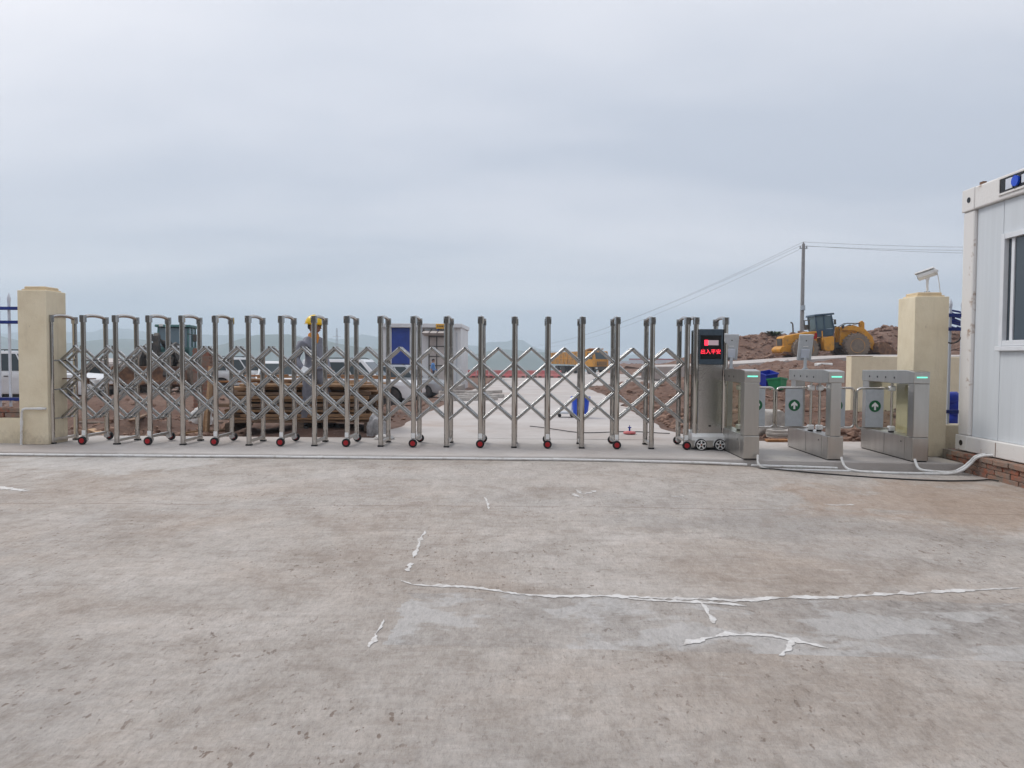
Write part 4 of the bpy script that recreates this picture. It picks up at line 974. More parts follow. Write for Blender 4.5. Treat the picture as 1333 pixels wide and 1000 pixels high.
    for s in (-.5, .5): P(MB().box(.31, .40, s - .09, s + .09, z1 + .06, z1 + .18), 'work_light', 'car_light', rf, bevel=.01)
    # articulation and front frame
    P(MB().cyl((.42, 0, .65), (.42, 0, 1.45), .22, n=16), 'articulation_pin', 'dark_machine', smoothang=40)
    P(MB().box(.0, 1.2, -.32, .32, .72, 1.15), 'front_frame', 'dark_machine', bevel=.03)
    for s in (-1, 1):
        tower = [(.72, 1.0), (.86, 2.18), (1.10, 2.26), (1.28, 2.02), (1.9, 1.25), (2.0, .92), (1.2, .74)]
        P(MB().prism(tower, s * .36, s * .46, 'y'), 'front_tower', paint, bevel=.015)
        P(MB().box(.92, 1.02, s * .62 - .1, s * .62 + .1, 2.08, 2.30), 'headlamp', 'dark_machine', bevel=.02)
    # lift arms, pivoting about (1.05, 2.05)
    piv = Vector((1.05, 0, 2.05))
    Ml = Matrix.Translation(piv) @ Matrix.Rotation(-lift, 4, 'Y') @ Matrix.Translation(-piv)
    for s in (-1, 1):
        arm = [(.92, 1.95), (1.02, 2.20), (1.75, 2.22), (2.45, 1.92), (2.92, 1.35), (3.10, .55), (2.92, .42), (2.72, .60), (2.60, 1.18), (2.25, 1.62), (1.7, 1.88)]
        P(MB().prism(arm, s * .50, s * .62, 'y', Ml), 'lift_arm', paint, bevel=.015)
        P(MB().cyl((.95, s * .55, 1.02), Ml @ Vector((2.0, s * .55, 1.70)), .075, n=10), 'lift_cylinder', 'dark_machine', smoothang=40)
    P(MB().cyl(Ml @ Vector((2.45, -.6, 1.52)), Ml @ Vector((2.45, .6, 1.52)), .14, n=12), 'cross_tube', paint, smoothang=40)
    P(MB().prism([(2.30, 2.42), (2.52, 2.52), (2.66, 2.36), (2.62, 1.50), (2.72, .92), (2.56, .86), (2.38, 1.45), (2.34, 2.0)], -.10, .10, 'y', Ml), 'bell_crank', paint, bevel=.015)
    P(MB().cyl((1.02, 0, 1.98), Ml @ Vector((1.75, 0, 2.24)), .10, n=12), 'tilt_cylinder', 'dark_machine', smoothang=40)
    P(MB().cyl(Ml @ Vector((1.75, 0, 2.24)), Ml @ Vector((2.42, 0, 2.40)), .05, n=10), 'tilt_rod', 'steel', smoothang=40)
    for yy in (-.2, .2): P(MB().tube([(1.0, yy, 2.22), (1.4, yy, 2.42), (1.9, yy, 2.38), (2.3, yy, 2.34)], .028, 6), 'hose', 'dark_machine', smoothang=60)
    # bucket
    out_ = [(3.02, .95), (2.90, .70), (2.92, .30), (3.10, .08), (3.35, .02), (4.25, .02), (4.25, .06)]
    inn = [(3.38, .09), (3.16, .16), (3.02, .36), (3.00, .66), (3.10, .92)]
    bk = P(MB().prism(out_ + inn, -1.42, 1.42, 'y', Ml), 'bucket', 'rust', smoothang=25)
    for s in (-1, 1):
        side = [(3.02, .95), (2.90, .70), (2.92, .30), (3.10, .06), (3.35, .02), (4.25, .04), (4.15, .16), (3.45, .88), (3.2, .97)]
        P(MB().prism(side, s * 1.42, s * 1.46, 'y', Ml), 'bucket_side', 'rust', bk)
    for k in range(8):
        yy = -1.3 + k * 2.6 / 7
        P(MB().box(4.2, 4.46, yy - .045, yy + .045, .015, .075, Ml, None), 'tooth', 'rust', bk)
    return t
gz = 1.2
def right_loader():
    a = aty(1043, 470.6, 47.0); b_ = aty(1104, 466.3, 47.0)
    ctr = (a + b_) / 2 + Vector((.14, 0, .0)); pitch = math.atan2(b_.z - a.z, b_.x - a.x)
    wheel_loader('yellow wheel loader with a dark blue cab parked before the spoil heap', ctr, (0, -pitch, 0), 'yellow_paint', 'dark_blue_cab', 0.0, scl=.93)
    # the pad of packed earth it stands on
    def z(X, Y):
        k = smooth((X - (ctr.x - 7)) / 3) * (1 - smooth((X - (ctr.x + 8)) / 3)); e = smooth((Y - 43.9) / 1.4) * (1 - smooth((Y - 50.0) / 1.5))
        return lerp(terr(X, Y) - .15, ctr.z + math.tan(pitch) * (X - ctr.x) - .015 + noise.noise(Vector((X * 1.5, Y * 1.5, 0))) * .05 * (1 if abs(Y - 47) > 1.8 else .2), k * e)
    tag(grid('earth_pad', [ctr.x - 9 + .3 * i for i in range(66)], [43.8 + .25 * i for i in range(32)], z, 'red_dirt'), 'packed earth bank under the yellow loader', None, None, 'structure')
right_loader()
LLX = aty(224, 500, 31).x
wheel_loader('wheel loader with a green cab facing the gate, rusty bucket lowered', (LLX, 31.3, terr(LLX, 31, False) - .01), (0, 0, -PI / 2 + .16), 'dark_machine', 'green_cab', .14, 'glass_cab', 'rust', scl=.92)

# ================================================================== trucks and cars
def car(name, label, cat, loc, rotz, Ln, Wd, H, paint, style='suv', Rw=.35):
    """+x forward, origin at the ground under the middle"""
    t = thing(name, label, cat, loc, rotz)
    def P(b, nm, m, par=t, **k): return b.build(nm, m, par, **k)
    h = Ln / 2; wb = Ln * .29; belt = H * .60; sill = .24
    hoodz = H * .585
    prof = [(-h, .45), (-h + .03, belt * .80), (-h + .10, belt), (-Ln * .1, belt), (Ln * .16, belt), (Ln * .20, hoodz), (h - .35, hoodz * .93), (h - .08, hoodz * .80), (h, hoodz * .55), (h - .02, .42), (h - .12, sill)]
    xf, xr = wb, -wb
    def arch(xc): return [(xc + (Rw + .06) * math.cos(a), max(sill, Rw + (Rw + .06) * math.sin(a))) for a in [i * PI / 10 for i in range(11)]]
    poly = prof + arch(xf) + arch(xr) + [(-h + .12, sill)]
    w2 = Wd / 2
    body = P(MB().prism(poly, -w2, w2, 'y'), 'body', paint, bevel=.035, smoothang=35)
    P(MB().box(-h + .3, h - .3, -w2 + .14, w2 - .14, .22, belt * .7), 'underbody', 'black_plastic')
    # greenhouse
    rear = -h + (.16 if style != 'sedan' else .75)
    bl = [(rear, belt - .005), (Ln * .20, belt - .005), (Ln * .055, H), (rear + (.16 if style != 'sedan' else .5), H)]
    gb, gt = w2 - .05, w2 - .20
    def ghouse(x0b, x1b, x1t, x0t, zb, zt, yb, yt):
        b = MB(); V = [b.bm.verts.new(p) for p in ((x0b, -yb, zb), (x1b, -yb, zb), (x1b, yb, zb), (x0b, yb, zb), (x0t, -yt, zt), (x1t, -yt, zt), (x1t, yt, zt), (x0t, yt, zt))]
        for f in ((0, 3, 2, 1), (4, 5, 6, 7), (0, 1, 5, 4), (1, 2, 6, 5), (2, 3, 7, 6), (3, 0, 4, 7)): b.bm.faces.new([V[i] for i in f])
        return b
    gh = P(ghouse(bl[0][0], bl[1][0], bl[2][0], bl[3][0], belt - .005, H, gb, gt), 'cabin', paint, bevel=.04, smoothang=35)
    # windows, a hair proud of the cabin
    zA, zB = belt + .05, H - .10
    def side_pt(x, z, s): k = (z - belt) / (H - belt); return Vector((x, s * (lerp(gb, gt, k) + .006), z))
    def edge_x(z): k = (z - belt) / (H - belt); return lerp(bl[0][0], bl[3][0], k), lerp(bl[1][0], bl[2][0], k)
    for s in (-1, 1):
        a0, a1 = edge_x(zA); b0, b1 = edge_x(zB)
        cuts = [0.05, .36, .68, .95] if style != 'pickup' else [.08, .52, .95]
        for u, v in zip(cuts, cuts[1:]):
            q = [side_pt(lerp(a0, a1, u) + .03, zA, s), side_pt(lerp(a0, a1, v) - .03, zA, s), side_pt(lerp(b0, b1, v) - .03, zB, s), side_pt(lerp(b0, b1, u) + .03, zB, s)]
            b = MB(); b.quadpts(q); n_ = Vector((0, -s * .012, 0)); b.quadpts([p + n_ for p in q], True)
            V = list(b.bm.verts)
            for i in range(4): b.bm.faces.new((V[i], V[(i + 1) % 4], V[4 + (3 - (i + 1) % 4)] if False else V[4 + ((i + 1) % 4)], V[4 + i]))
            P(b, 'side_window', 'glass_tint', gh)
        P(MB().box(Ln * .13, Ln * .13 + .12, s * (w2 + .10) - .07, s * (w2 + .10) + .07, belt + .02, belt + .17), 'mirror', paint, bevel=.03)
        for xh in (-Ln * .16, Ln * .06): P(MB().box(xh, xh + .16, s * w2 - .02, s * w2 + .02, belt - .16, belt - .13), 'door_handle', 'black_plastic', body)
        P(MB().box(h - .30, h - .02, s * (w2 - .20) - .17, s * (w2 - .20) + .17, hoodz * .62, hoodz * .80), 'headlight', 'car_light', bevel=.03)
        P(MB().box(-h - .015, -h + .12, s * (w2 - .12) - .10, s * (w2 - .12) + .10, belt * .62, belt * .92), 'tail_light', 'tail_red', bevel=.02)
    def slab_quad(x0, z0, y0, x1, z1, y1, nm, sgn):
        q = [Vector((x0, -y0, z0)), Vector((x0, y0, z0)), Vector((x1, y1, z1)), Vector((x1, -y1, z1))]
        n_ = (q[1] - q[0]).cross(q[3] - q[0]).normalized() * sgn
        b = MB(); vs = [b.bm.verts.new(p + n_ * .010) for p in q] + [b.bm.verts.new(p - n_ * .006) for p in q]
        for f in ((0, 1, 2, 3), (7, 6, 5, 4), (0, 4, 5, 1), (1, 5, 6, 2), (2, 6, 7, 3), (3, 7, 4, 0)): b.bm.faces.new([vs[i] for i in f])
        P(b, nm, 'glass_tint', gh)
    a0, a1 = edge_x(zA); b0, b1 = edge_x(zB)
    slab_quad(a1, zA, gb - .10, b1, zB, gt - .06, 'windscreen', 1)
    slab_quad(a0, zA, gb - .10, b0, zB, gt - .06, 'rear_window', -1)
    P(MB().box(h - .10, h + .03, -w2 + .08, w2 - .08, .28, .50), 'front_bumper', 'black_plastic', bevel=.04)
    P(MB().box(-h - .05, -h + .10, -w2 + .08, w2 - .08, .30, .55), 'rear_bumper', 'black_plastic', bevel=.04)
    wm = MB().lathe([(Rw * .6, -.11), (Rw * .9, -.115), (Rw, -.08), (Rw, .08), (Rw * .9, .115), (Rw * .6, .11)], 24).mesh('wheel', 'car_tyre', 35)
    rb = MB(); rb.lathe([(.0, .075), (.06, .075), (.07, .06), (Rw * .56, .06), (Rw * .62, .105), (Rw * .62, -.105), (0, -.105)], 24)
    for k in range(5):
        a = k * 2 * PI / 5; rb.beam((.04 * math.cos(a), .04 * math.sin(a), .085), (Rw * .58 * math.cos(a), Rw * .58 * math.sin(a), .09), .07, .02)
    rm = rb.mesh('rim', 'car_silver', 35)
    for x in (xf, xr):
        for s in (-1, 1):
            o = put('wheel', wm, t, (x, s * (w2 - .12), Rw), (-s * PI / 2, 0, 0)); put('rim', rm, o)
    if style == 'suv':
        for s in (-1, 1): P(MB().tube([(rear + .5, s * (gt - .06), H - .01), (rear + .55, s * (gt - .06), H + .05), (Ln * .0, s * (gt - .06), H + .05), (Ln * .04, s * (gt - .06), H - .01)], .018, 6), 'roof_rail', 'black_plastic', gh)
    return t
def ground_at(x, y): return terr(x, y, False)
px = aty(62, 530, 27).x
car('white_van', 'white people carrier parked below the left fence behind the gate pillar', 'car', (aty(55, 530, 27).x, 27.0, ground_at(px, 27) + .0), 0.05, 5.0, 1.85, 1.95, 'car_white', 'suv', .36)
px = aty(470, 520, 27).x
car('white_suv', 'white sport utility car parked behind the timber stack', 'car', (px, 27.0, ground_at(px, 27)), -.04, 4.6, 1.85, 1.75, 'car_white', 'suv', .37)
px = aty(527, 510, 41).x
car('grey_suv', 'silver grey car parked in front of the white site office', 'car', (px, 41.0, ground_at(px, 41)), -.08, 4.7, 1.85, 1.85, 'car_silver', 'suv', .36)
px = aty(318, 480, 34).x
car('white_hatchback', 'white hatchback half hidden behind the left end of the timber', 'car', (px, 34.0, ground_at(px, 34) + .0), .6, 4.2, 1.78, 1.62, 'car_white', 'suv', .32)
px = aty(362, 482, 30).x
car('white_sedan', 'low white saloon car hidden behind the middle of the timber stack', 'car', (px, 30.0, ground_at(px, 30)), -1.2, 4.6, 1.8, 1.46, 'car_white', 'sedan', .32)

def dump_truck(name, label, loc, rotz, paint, bedm, scale=1.0, wheelr=.52):
    t = thing(name, label, 'truck', loc, rotz)
    t.scale = (scale,) * 3
    def P(b, nm, m, par=t, **k): return b.build(nm, m, par, **k)
    P(MB().box(-4.2, 3.3, -.45, .45, .75, 1.02), 'chassis', 'dark_machine', bevel=.02)
    cab = P(MB().prism([(2.0, .95), (3.85, .95), (3.92, 1.9), (3.70, 2.95), (2.05, 2.98), (1.95, 2.8)], -1.22, 1.22, 'y'), 'cab', paint, bevel=.07)
    P(MB().prism([(3.925, 1.95), (3.945, 1.95), (3.745, 2.80), (3.725, 2.80)], -1.05, 1.05, 'y'), 'windscreen', 'glass_tint', cab)
    P(MB().box(3.86, 3.96, -1.2, 1.2, .55, 1.0), 'bumper', 'dark_machine', bevel=.03)
    P(MB().box(3.90, 3.955, -.8, .8, 1.12, 1.62), 'grille', 'dark_machine', cab)
    for k in range(4): P(MB().box(3.95, 3.975, -.74, .74, 1.16 + k * .12, 1.20 + k * .12), 'grille_bar', paint, cab)
    for s in (-1, 1):
        P(MB().box(2.55, 3.45, s * 1.221 - .008, s * 1.221 + .008, 1.95, 2.72), 'side_window', 'glass_tint', cab)
        P(MB().box(3.93, 3.985, s * .95 - .16, s * .95 + .16, .70, .90), 'headlight', 'car_light')
        P(MB().box(3.5, 3.6, s * 1.42 - .09, s * 1.42 + .09, 1.9, 2.5), 'mirror', 'dark_machine', cab)
    bed = P(MB().prism([(-4.6, 1.25), (1.75, 1.15), (1.85, 2.95), (-4.75, 2.75)], -1.26, 1.26, 'y'), 'dump_body', bedm, bevel=.03)
    P(MB().prism([(1.85, 2.70), (2.9, 3.22), (2.9, 3.30), (1.75, 3.02)], -1.26, 1.26, 'y'), 'cab_guard', bedm)
    for s in (-1, 1):
        for k in range(9):
            x = -4.45 + k * .76; P(MB().box(x, x + .12, s * 1.29 - .035, s * 1.29 + .035, 1.25, 2.72), 'rib', paint, bed, bevel=.01)
        P(MB().box(-4.6, 1.8, s * 1.30 - .05, s * 1.30 + .05, 1.95, 2.05), 'side_rail', paint, bed)
    wm = MB().lathe([(.28, -.15), (.46, -.16), (wheelr, -.11), (wheelr, .11), (.46, .16), (.28, .15)], 20).mesh('wheel', 'car_tyre', 35)
    rm = MB().lathe([(0, .02), (.12, .06), (.2, .04), (.29, .12), (.29, -.12), (0, -.12)], 18).mesh('rim', 'rust', 35)
    for x in (2.9, 1.2, -2.3, -3.6):
        for s in (-1, 1): o = put('wheel', wm, t, (x, s * 1.06, wheelr), (-s * PI / 2, 0, 0)); put('rim', rm, o)
    return t
p = aty(757, 487, 92); dz = road_z(92)
dump_truck('dump_truck', 'orange dump truck standing far back on the concrete road', (p.x + .0, 93.0, dz), R(-52), 'yellow_paint', 'yellow_dirty', .98)
p = aty(186, 480, 41)
dump_truck('grey_truck', 'dirty grey tipper truck parked behind the green cab loader', (p.x, 41.0, ground_at(p.x, 41.0)), R(168), 'dark_machine', 'canopy_cream', .80)

# ================================================================== site office with the blue door
def office():
    Y = 50.0; a = aty(499, 480, Y).x; c = aty(600, 480, Y).x; ztop = aty(550, 421.5, Y).z
    g0 = terr((a + c) / 2, Y, False) - .05
    t = thing('site_office', 'white site office with blue door and framed glass porch', 'office', ((a + c) / 2, Y, g0)); O = Vector(t.location)
    def bx(x0, x1, y0, y1, z0, z1, n, m, par=t, bev=.02): return MB().box(x0 - O.x, x1 - O.x, y0 - O.y, y1 - O.y, z0 - O.z, z1 - O.z).build(n, m, par, bevel=bev)
    X = lambda p_: aty(p_, 480, Y).x
    Zp = lambda q: aty(550, q, Y).z
    bx(a, c, Y, Y + 5.5, g0, ztop - .28, 'wall', 'bare_white')
    bx(a - .12, c + .1, Y - .35, Y + 5.6, ztop - .278, ztop, 'roof', 'bare_white')
    for x in (a, X(538), c - .28): bx(x, x + .28, Y - .06, Y - .004, g0, ztop - .285, 'corner_trim', 'bare_white')
    bx(X(510), X(533.5), Y - .05, Y - .003, g0 + .3, Zp(427), 'door', 'blue_door')
    bx(X(508.5), X(509.9), Y - .08, Y - .003, g0 + .3, Zp(425.5), 'door_frame', 'bare_white')
    bx(X(533.6), X(535), Y - .08, Y - .003, g0 + .3, Zp(425.5), 'door_frame', 'bare_white')
    g = bx(X(558), X(581), Y - .05, Y - .004, g0 + .2, Zp(437.5), 'glazed_screen', 'canopy_cream')
    for p_ in (558, 568, 580): bx(X(p_), X(p_) + .07, Y - .09, Y - .052, g0 + .2, Zp(437.5), 'mullion', 'dark_machine', g, 0)
    for q in (438.5, 451, 464, 476): bx(X(558) + .08, X(580), Y - .085, Y - .053, Zp(q) - .035, Zp(q) + .035, 'transom', 'dark_machine', g, 0)
    aw = MB().prism([(Y - .005, Zp(430)), (Y - 1.3, Zp(434)), (Y - 1.3, Zp(434.6)), (Y - .005, Zp(437))], X(552) - 0, X(581), 'x').build('awning', 'canopy_cream', t, loc=(-O.x, -O.y, -O.z))
    for p_ in (552, 562, 572, 581): MB().beam((X(p_) - O.x, -1.31, Zp(434.3) - O.z), (X(p_) - O.x, -.01, Zp(430) - O.z + .05), .06, .06).build('awning_rib', 'dark_machine', t)
    bx(X(568.5), X(580.5), Y - .47, Y - .36, Zp(428.3), Zp(422), 'sign_board', 'sign_yellow', t, .01)
    for k in range(5): bx(X(570) + k * .115, X(570) + k * .115 + .075, Y - .485, Y - .472, Zp(426.2), Zp(424), 'sign_mark', 'rust', t, 0)
    bx(X(594), X(595.5), Y - .12, Y - .062, g0 + .1, Zp(433), 'downpipe', 'pale_plastic')
    bx(X(570) , X(572), Y - .36, Y - .30, Zp(431.0), Zp(428.6), 'lamp', 'bin_navy', t, .01)
office()
# ================================================================== far things on the road
k = 0
for i in range(8):
    x = aty(612 + i * 16.0, 490, 59).x; Yb = 59 + i * .25
    t = thing('road_barrier', 'faded red plastic road barrier in a row far down the concrete road', 'barrier', (x, Yb, max(road_z(Yb), terr(x, Yb)) + .0), 0, 'red barriers across the far road')
    s = [(-.30, 0), (.30, 0), (.30, .18), (.12, .32), (.08, .62), (-.08, .62), (-.12, .32), (-.30, .18)]
    bb = MB().prism(s, -.49, .49, 'x').build('barrier_body', 'barrier_red', t, bevel=.03)
    for dx_ in (-.3, .3): MB().box(dx_ - .12, dx_ + .12, -.33, -.31, .02, .14).build('fork_slot', 'dark_machine', t)
def hoarding():
    Y = 128.0; a, c = aty(783, 475, Y).x, aty(878, 475, Y).x; z0 = aty(830, 482, Y).z - .6; z1 = aty(830, 466.2, Y).z
    t = thing('site_hoarding', 'distant white panel hoarding with a thin red top band', 'hoarding', ((a + c) / 2, Y, z0)); n = 8
    for i in range(n):
        x0 = lerp(a, c, i / n) - (a + c) / 2; x1 = lerp(a, c, (i + 1) / n) - (a + c) / 2 - .04; dh = -.25 if i < 3 else 0
        MB().box(x0, x1, -.04, .04, 0, z1 - z0 - .3 + dh).build('panel', 'hoarding_white', t)
        if i >= 3: MB().box(x0, x1, -.06, .06, z1 - z0 - .298, z1 - z0 - .10).build('top_band', 'hoarding_red', t)
hoarding()
# pylon-like far mast beyond the valley
mast = aty(438.5, 442, 700)
t = thing('lattice_mast', 'thin lattice mast rising from the hazy ridge behind the worker', 'mast', (mast.x, 700, mast.z - 35))
b = MB()
for s1, s2 in ((-1, -1), (1, -1), (1, 1), (-1, 1)): b.beam((s1 * 1.6, s2 * 1.6, 0), (s1 * .35, s2 * .35, 46), .25, .25, (0, 1, 0))
for k in range(10):
    z = 4 + k * 4.2; q = lerp(1.6, .35, z / 46); b.beam((-q, -q, z), (q, -q, z + 3), .16, .16, (0, 1, 0)); b.beam((q, -q, z), (-q, -q, z + 3), .16, .16, (0, 1, 0))
b.build('tower', 'pole_concrete', t); MB().beam((-4, 0, 38), (4, 0, 38), .3, .3, (0, 1, 0)).build('cross_arm', 'pole_concrete', t)

# ================================================================== utility pole and wires
PY = 62.0
ptop = aty(1046, 317.5, PY); pbot = mound_z(ptop.x, PY)
t = thing('utility_pole', 'slim concrete utility pole rising behind the yellow loader', 'pole', (ptop.x, PY, pbot - .3)); hh = ptop.z - pbot + .3
MB().cyl((0, 0, 0), (0, 0, hh), .19, .13, n=14).build('shaft', 'pole_concrete', t, smoothang=40)
MB().box(-.32, .32, -.06, .06, hh - .42, hh - .34).build('cross_arm', 'steel_cap', t)
for x in (-.27, 0, .27): MB().lathe([(.02, 0), (.06, .03), (.05, .07), (.06, .10), (.03, .16), (0, .17)], 10).build('insulator', 'pole_concrete', t, loc=(x, 0, hh - .34 if x else hh))
MB().cyl((0, -.15, hh - 5.6), (0, -.15, hh - 5.2), .19, n=12).build('band', 'steel_cap', t)
def wire(a, c, sag, label, r=.010):
    a, c = Vector(a), Vector(c); b = MB(); pts = [a.lerp(c, i / 24) - Vector((0, 0, sag * 4 * (i / 24) * (1 - i / 24))) for i in range(25)]
    b.tube(pts, r, 5); return tag(b.build('overhead_wire', 'wire'), label, 'wire', 'overhead wires')
for j, (dx_, e1, e2, zoff) in enumerate(((-.27, (690, 452), (1500, 321), .0), (.0, (700, 449), (1500, 318), .3), (.27, (712, 452), (1500, 329), -.02))):
    top = Vector((ptop.x + dx_, PY, ptop.z - .17 if dx_ else ptop.z + .16))
    wire(top, aty(*e1, 190), 1.6, 'thin overhead wire sloping away left of the utility pole')
    wire(top, aty(*e2, 62), .35, 'thin overhead wire running right from the utility pole past the cabin')

# ================================================================== timber
def timber():
    rr = random.Random(11)
    O = Vector((-3.48, 11.05, .1)); rz = R(7)
    Mx = Matrix.Rotation(rz, 4, 'Z')
    G = 'boards of the timber stack'
    LB = 'weathered brown board lying in the timber stack behind the gate'
    meshes = {}
    def board(L_, w_, h_, m):
        k_ = (round(L_, 1), round(w_, 2), round(h_, 3), m)
        if k_ not in meshes: meshes[k_] = MB().box(-k_[0] / 2, k_[0] / 2, -k_[1] / 2, k_[1] / 2, 0, k_[2]).mesh('board', m, bevel=.004, segs=1)
        return meshes[k_]
    # bearers
    for x in (-1.0, 0, 1.0):
        o = put('bearer', MB().box(-.06, .06, -.55, .55, 0, .13).mesh('bearer', 'wood3', bevel=.005), None, O + (Mx @ Vector((x, 0, -.005))), (0, 0, rz)); tag(o, 'dark squared bearer under the timber stack', 'timber', 'bearers under the timber')
    z = .128; layer = 0
    while z < .66:
        h_ = rr.choice((.032, .04, .05)); y = -.50; off = rr.uniform(-.1, .1)
        while y < .5:
            w_ = rr.choice((.10, .15, .20)); L_ = rr.choice((1.7, 1.9, 2.1, 2.2))
            m = rr.choices(WOODS, (3, 3, 2, 2) if z < .45 else (3, 2, 4, 1))[0]
            if not (z > .56 and rr.random() < .3):
                o = put('board', board(L_, w_, h_ - .004, m), None, O + (Mx @ Vector((off + rr.uniform(-.14, .14) * (1 if z < .55 else 1.7), y + w_ / 2 + (rr.uniform(-.05, .02) if y < -.4 else 0), z))), (0, 0, rz + rr.uniform(-.025, .025) + (rr.uniform(-.1, .1) if z > .6 else 0)))
                tag(o, {'wood0': 'tan brown', 'wood1': 'grey brown', 'wood2': 'pale yellowish', 'wood3': 'dark weathered'}[m] + ' board lying in the timber stack behind the gate', 'board', {'wood0': 'tan', 'wood1': 'grey brown', 'wood2': 'pale', 'wood3': 'dark'}[m] + ' ' + G)
            y += w_ + rr.uniform(.012, .03)
        z += h_ + (.022 if layer % 3 == 2 else .004); layer += 1
    # a few stray slats lying on top
    for k in range(9):
        o = put('board', board(rr.choice((.9, 1.2, 1.5)), .08, .028, rr.choice(('wood2', 'wood0', 'wood_orange'))), None, O + (Mx @ Vector((rr.uniform(-.8, .8), rr.uniform(-.45, .35), z + .003 + (k % 4) * .030))), (rr.uniform(-.03, .03), rr.uniform(-.03, .03), rz + rr.uniform(-.35, .35)))
        tag(o, 'loose pale slat thrown on top of the timber stack', 'board', 'loose slats on the timber')
    # boards leaning at the left end
    for k in range(4):
        o = put('board', board(1.1, .15, .03, rr.choice(('wood2', 'wood_orange', 'wood0'))), None, O + (Mx @ Vector((-1.36 - .05 * k, -.35 + k * .16, .40))), (PI / 2 * .96, R(-72), rz + PI / 2 + rr.uniform(-.2, .2)))
        tag(o, 'short tan board leaning on the left end of the timber stack', 'board', 'boards leaning on the timber')
timber()
def bag(c, r, label, sq, n=5, seed=2, m='bag_grey'):
    b = MB(); st = random.getstate(); random.seed(seed)
    ret = bmesh.ops.create_icosphere(b.bm, subdivisions=4, radius=1)
    for v in ret['verts']:
        k_ = 1 + .22 * noise.noise(v.co * 1.8 + Vector((seed, 0, 0))) + .12 * noise.noise(v.co * 4.5 + Vector((0, seed, 0))) + .05 * noise.noise(v.co * 11)
        v.co = Vector((v.co.x * sq[0], v.co.y * sq[1], max(-.35, v.co.z) * sq[2])) * r * k_
    random.setstate(st)
    o = b.build('plastic_bag', m, None, (c[0], c[1], c[2] + .35 * r * sq[2]), smoothang=70); return tag(o, label, 'bag')
p = atz(487, 568, .1); bag((p.x, p.y + .15, .10), .17, 'crumpled grey plastic bag slumped at the right end of the timber', (.75, .7, 1.35), seed=4)
p = atz(500, 572, .1); bag((p.x, p.y, .10), .10, 'small crumpled pale plastic bag on the slab beside the timber', (1.3, .8, .5), seed=9, m='film')
p = aty(262, 520, 12.2); bag((p.x, 12.2, terr(p.x, 12.2)), .2, 'dirty white sacking heaped at the left end of the timber', (1.0, .8, 1.1), seed=6, m='film')
rr_ = random.Random(31)
for k in range(22):
    Y_ = 10.2 + rr_.random() ** 1.5 * 8; X_ = -4.6 - rr_.random() * Y_ * .34
    L_ = rr_.uniform(.25, .8); o = MB().box(-L_ / 2, L_ / 2, -.05, .05, -.012, .014).build('scrap_board', rr_.choice(WOODS), None, (X_, Y_, terr(X_, Y_) + .05), (rr_.uniform(-.15, .15), rr_.uniform(-.12, .12), rr_.uniform(0, 3)), bevel=.003)
    tag(o, 'short broken scrap board lying on the red dirt left of the timber', 'board', 'scrap boards on the dirt')
# brick stack behind the timber
def brick_stack():
    p = aty(267, 480, 20); z0 = terr(p.x, 20) - .03
    t = thing('brick_stack', 'tall stack of red brown bricks beside the green cab loader', 'bricks', (p.x, 20, z0)); rr = random.Random(4)
    ms = [MB().box(-.115, .115, -.055, .055, 0, .051).mesh('brick', m_) for m_ in ('brick_pale', 'brick')]
    MB().box(-.25, .25, -.12, .12, 0, 1.9).build('core', 'brick_pale', t)
    for c_ in range(38):
        for j in range(2): put('brick', rr.choice(ms), t, (-.13 + .245 * j + (c_ % 2) * .02 + rr.uniform(-.01, .01), -.17, c_ * .053), (0, 0, rr.uniform(-.05, .05)))
brick_stack()

# ================================================================== small things on the site
def bucket(name, label, loc, r0, r1, h, m, rot=(0, 0, 0), sq=False):
    t = thing(name, label, 'bucket', loc, 0, None, rot)
    n = 4 if sq else 28
    Mx = Matrix.Rotation(PI / 4, 4, 'Z') if sq else None
    b = MB().lathe([(r0 * .96, 0), (r0, .01), (r1, h), (r1 * .96, h), (r0 * .92, .02), (0, .02)], n, Mx); b.build('shell', m, t, smoothang=35 if not sq else None)
    MB().lathe([(r1 * .985, h - .035), (r1 * 1.07, h - .03), (r1 * 1.07, h + .004), (r1 * .985, h + .006)], n, Mx, cap=False).build('rim', m, t, smoothang=35 if not sq else None)
    if not sq:
        for s in (-1, 1): MB().box(s * r1 * 1.08 - .012, s * r1 * 1.08 + .012, -.03, .03, h - .10, h - .04).build('handle_lug', m, t, bevel=.004)
    return t
p = atz(755.5, 543.5, .06); bucket('blue_bucket', 'bright blue plastic bucket with a rim standing on the concrete road', (p.x, p.y, road_z(p.y) + .006), .135, .178, .40, 'bin_blue')
# hand trolley frame beside the bucket
p2 = atz(737, 543, .06)
t = thing('hand_trolley', 'low grey trolley with a bent handle beside the blue bucket', 'trolley', (p2.x, p2.y + .05, road_z(p2.y) + .006))
MB().box(-.17, .15, -.14, .14, .07, .10).build('deck', 'pale_plastic', t, bevel=.006)
MB().tube([(.10, -.10, .10), (.13, -.10, .32), (.15, -.08, .39), (.15, .08, .39), (.13, .10, .32), (.10, .10, .10)], .011, 8).build('handle', 'white_steel', t, smoothang=60)
for x in (-.13, .11):
    for y in (-.11, .11): MB().cyl((x, y - .015, .035), (x, y + .015, .035), .034, n=14).build('wheel', 'black_rubber', t, smoothang=40)
p = atz(819.5, 565, .1)
t = thing('valve_marker', 'flat red disc with a small blue valve standing on the road', 'valve', (p.x, p.y, .103))
MB().lathe([(0, 0), (.085, 0), (.095, .012), (.085, .03), (.04, .04), (0, .04)], 22).build('disc', 'barrier_red', t, smoothang=40)
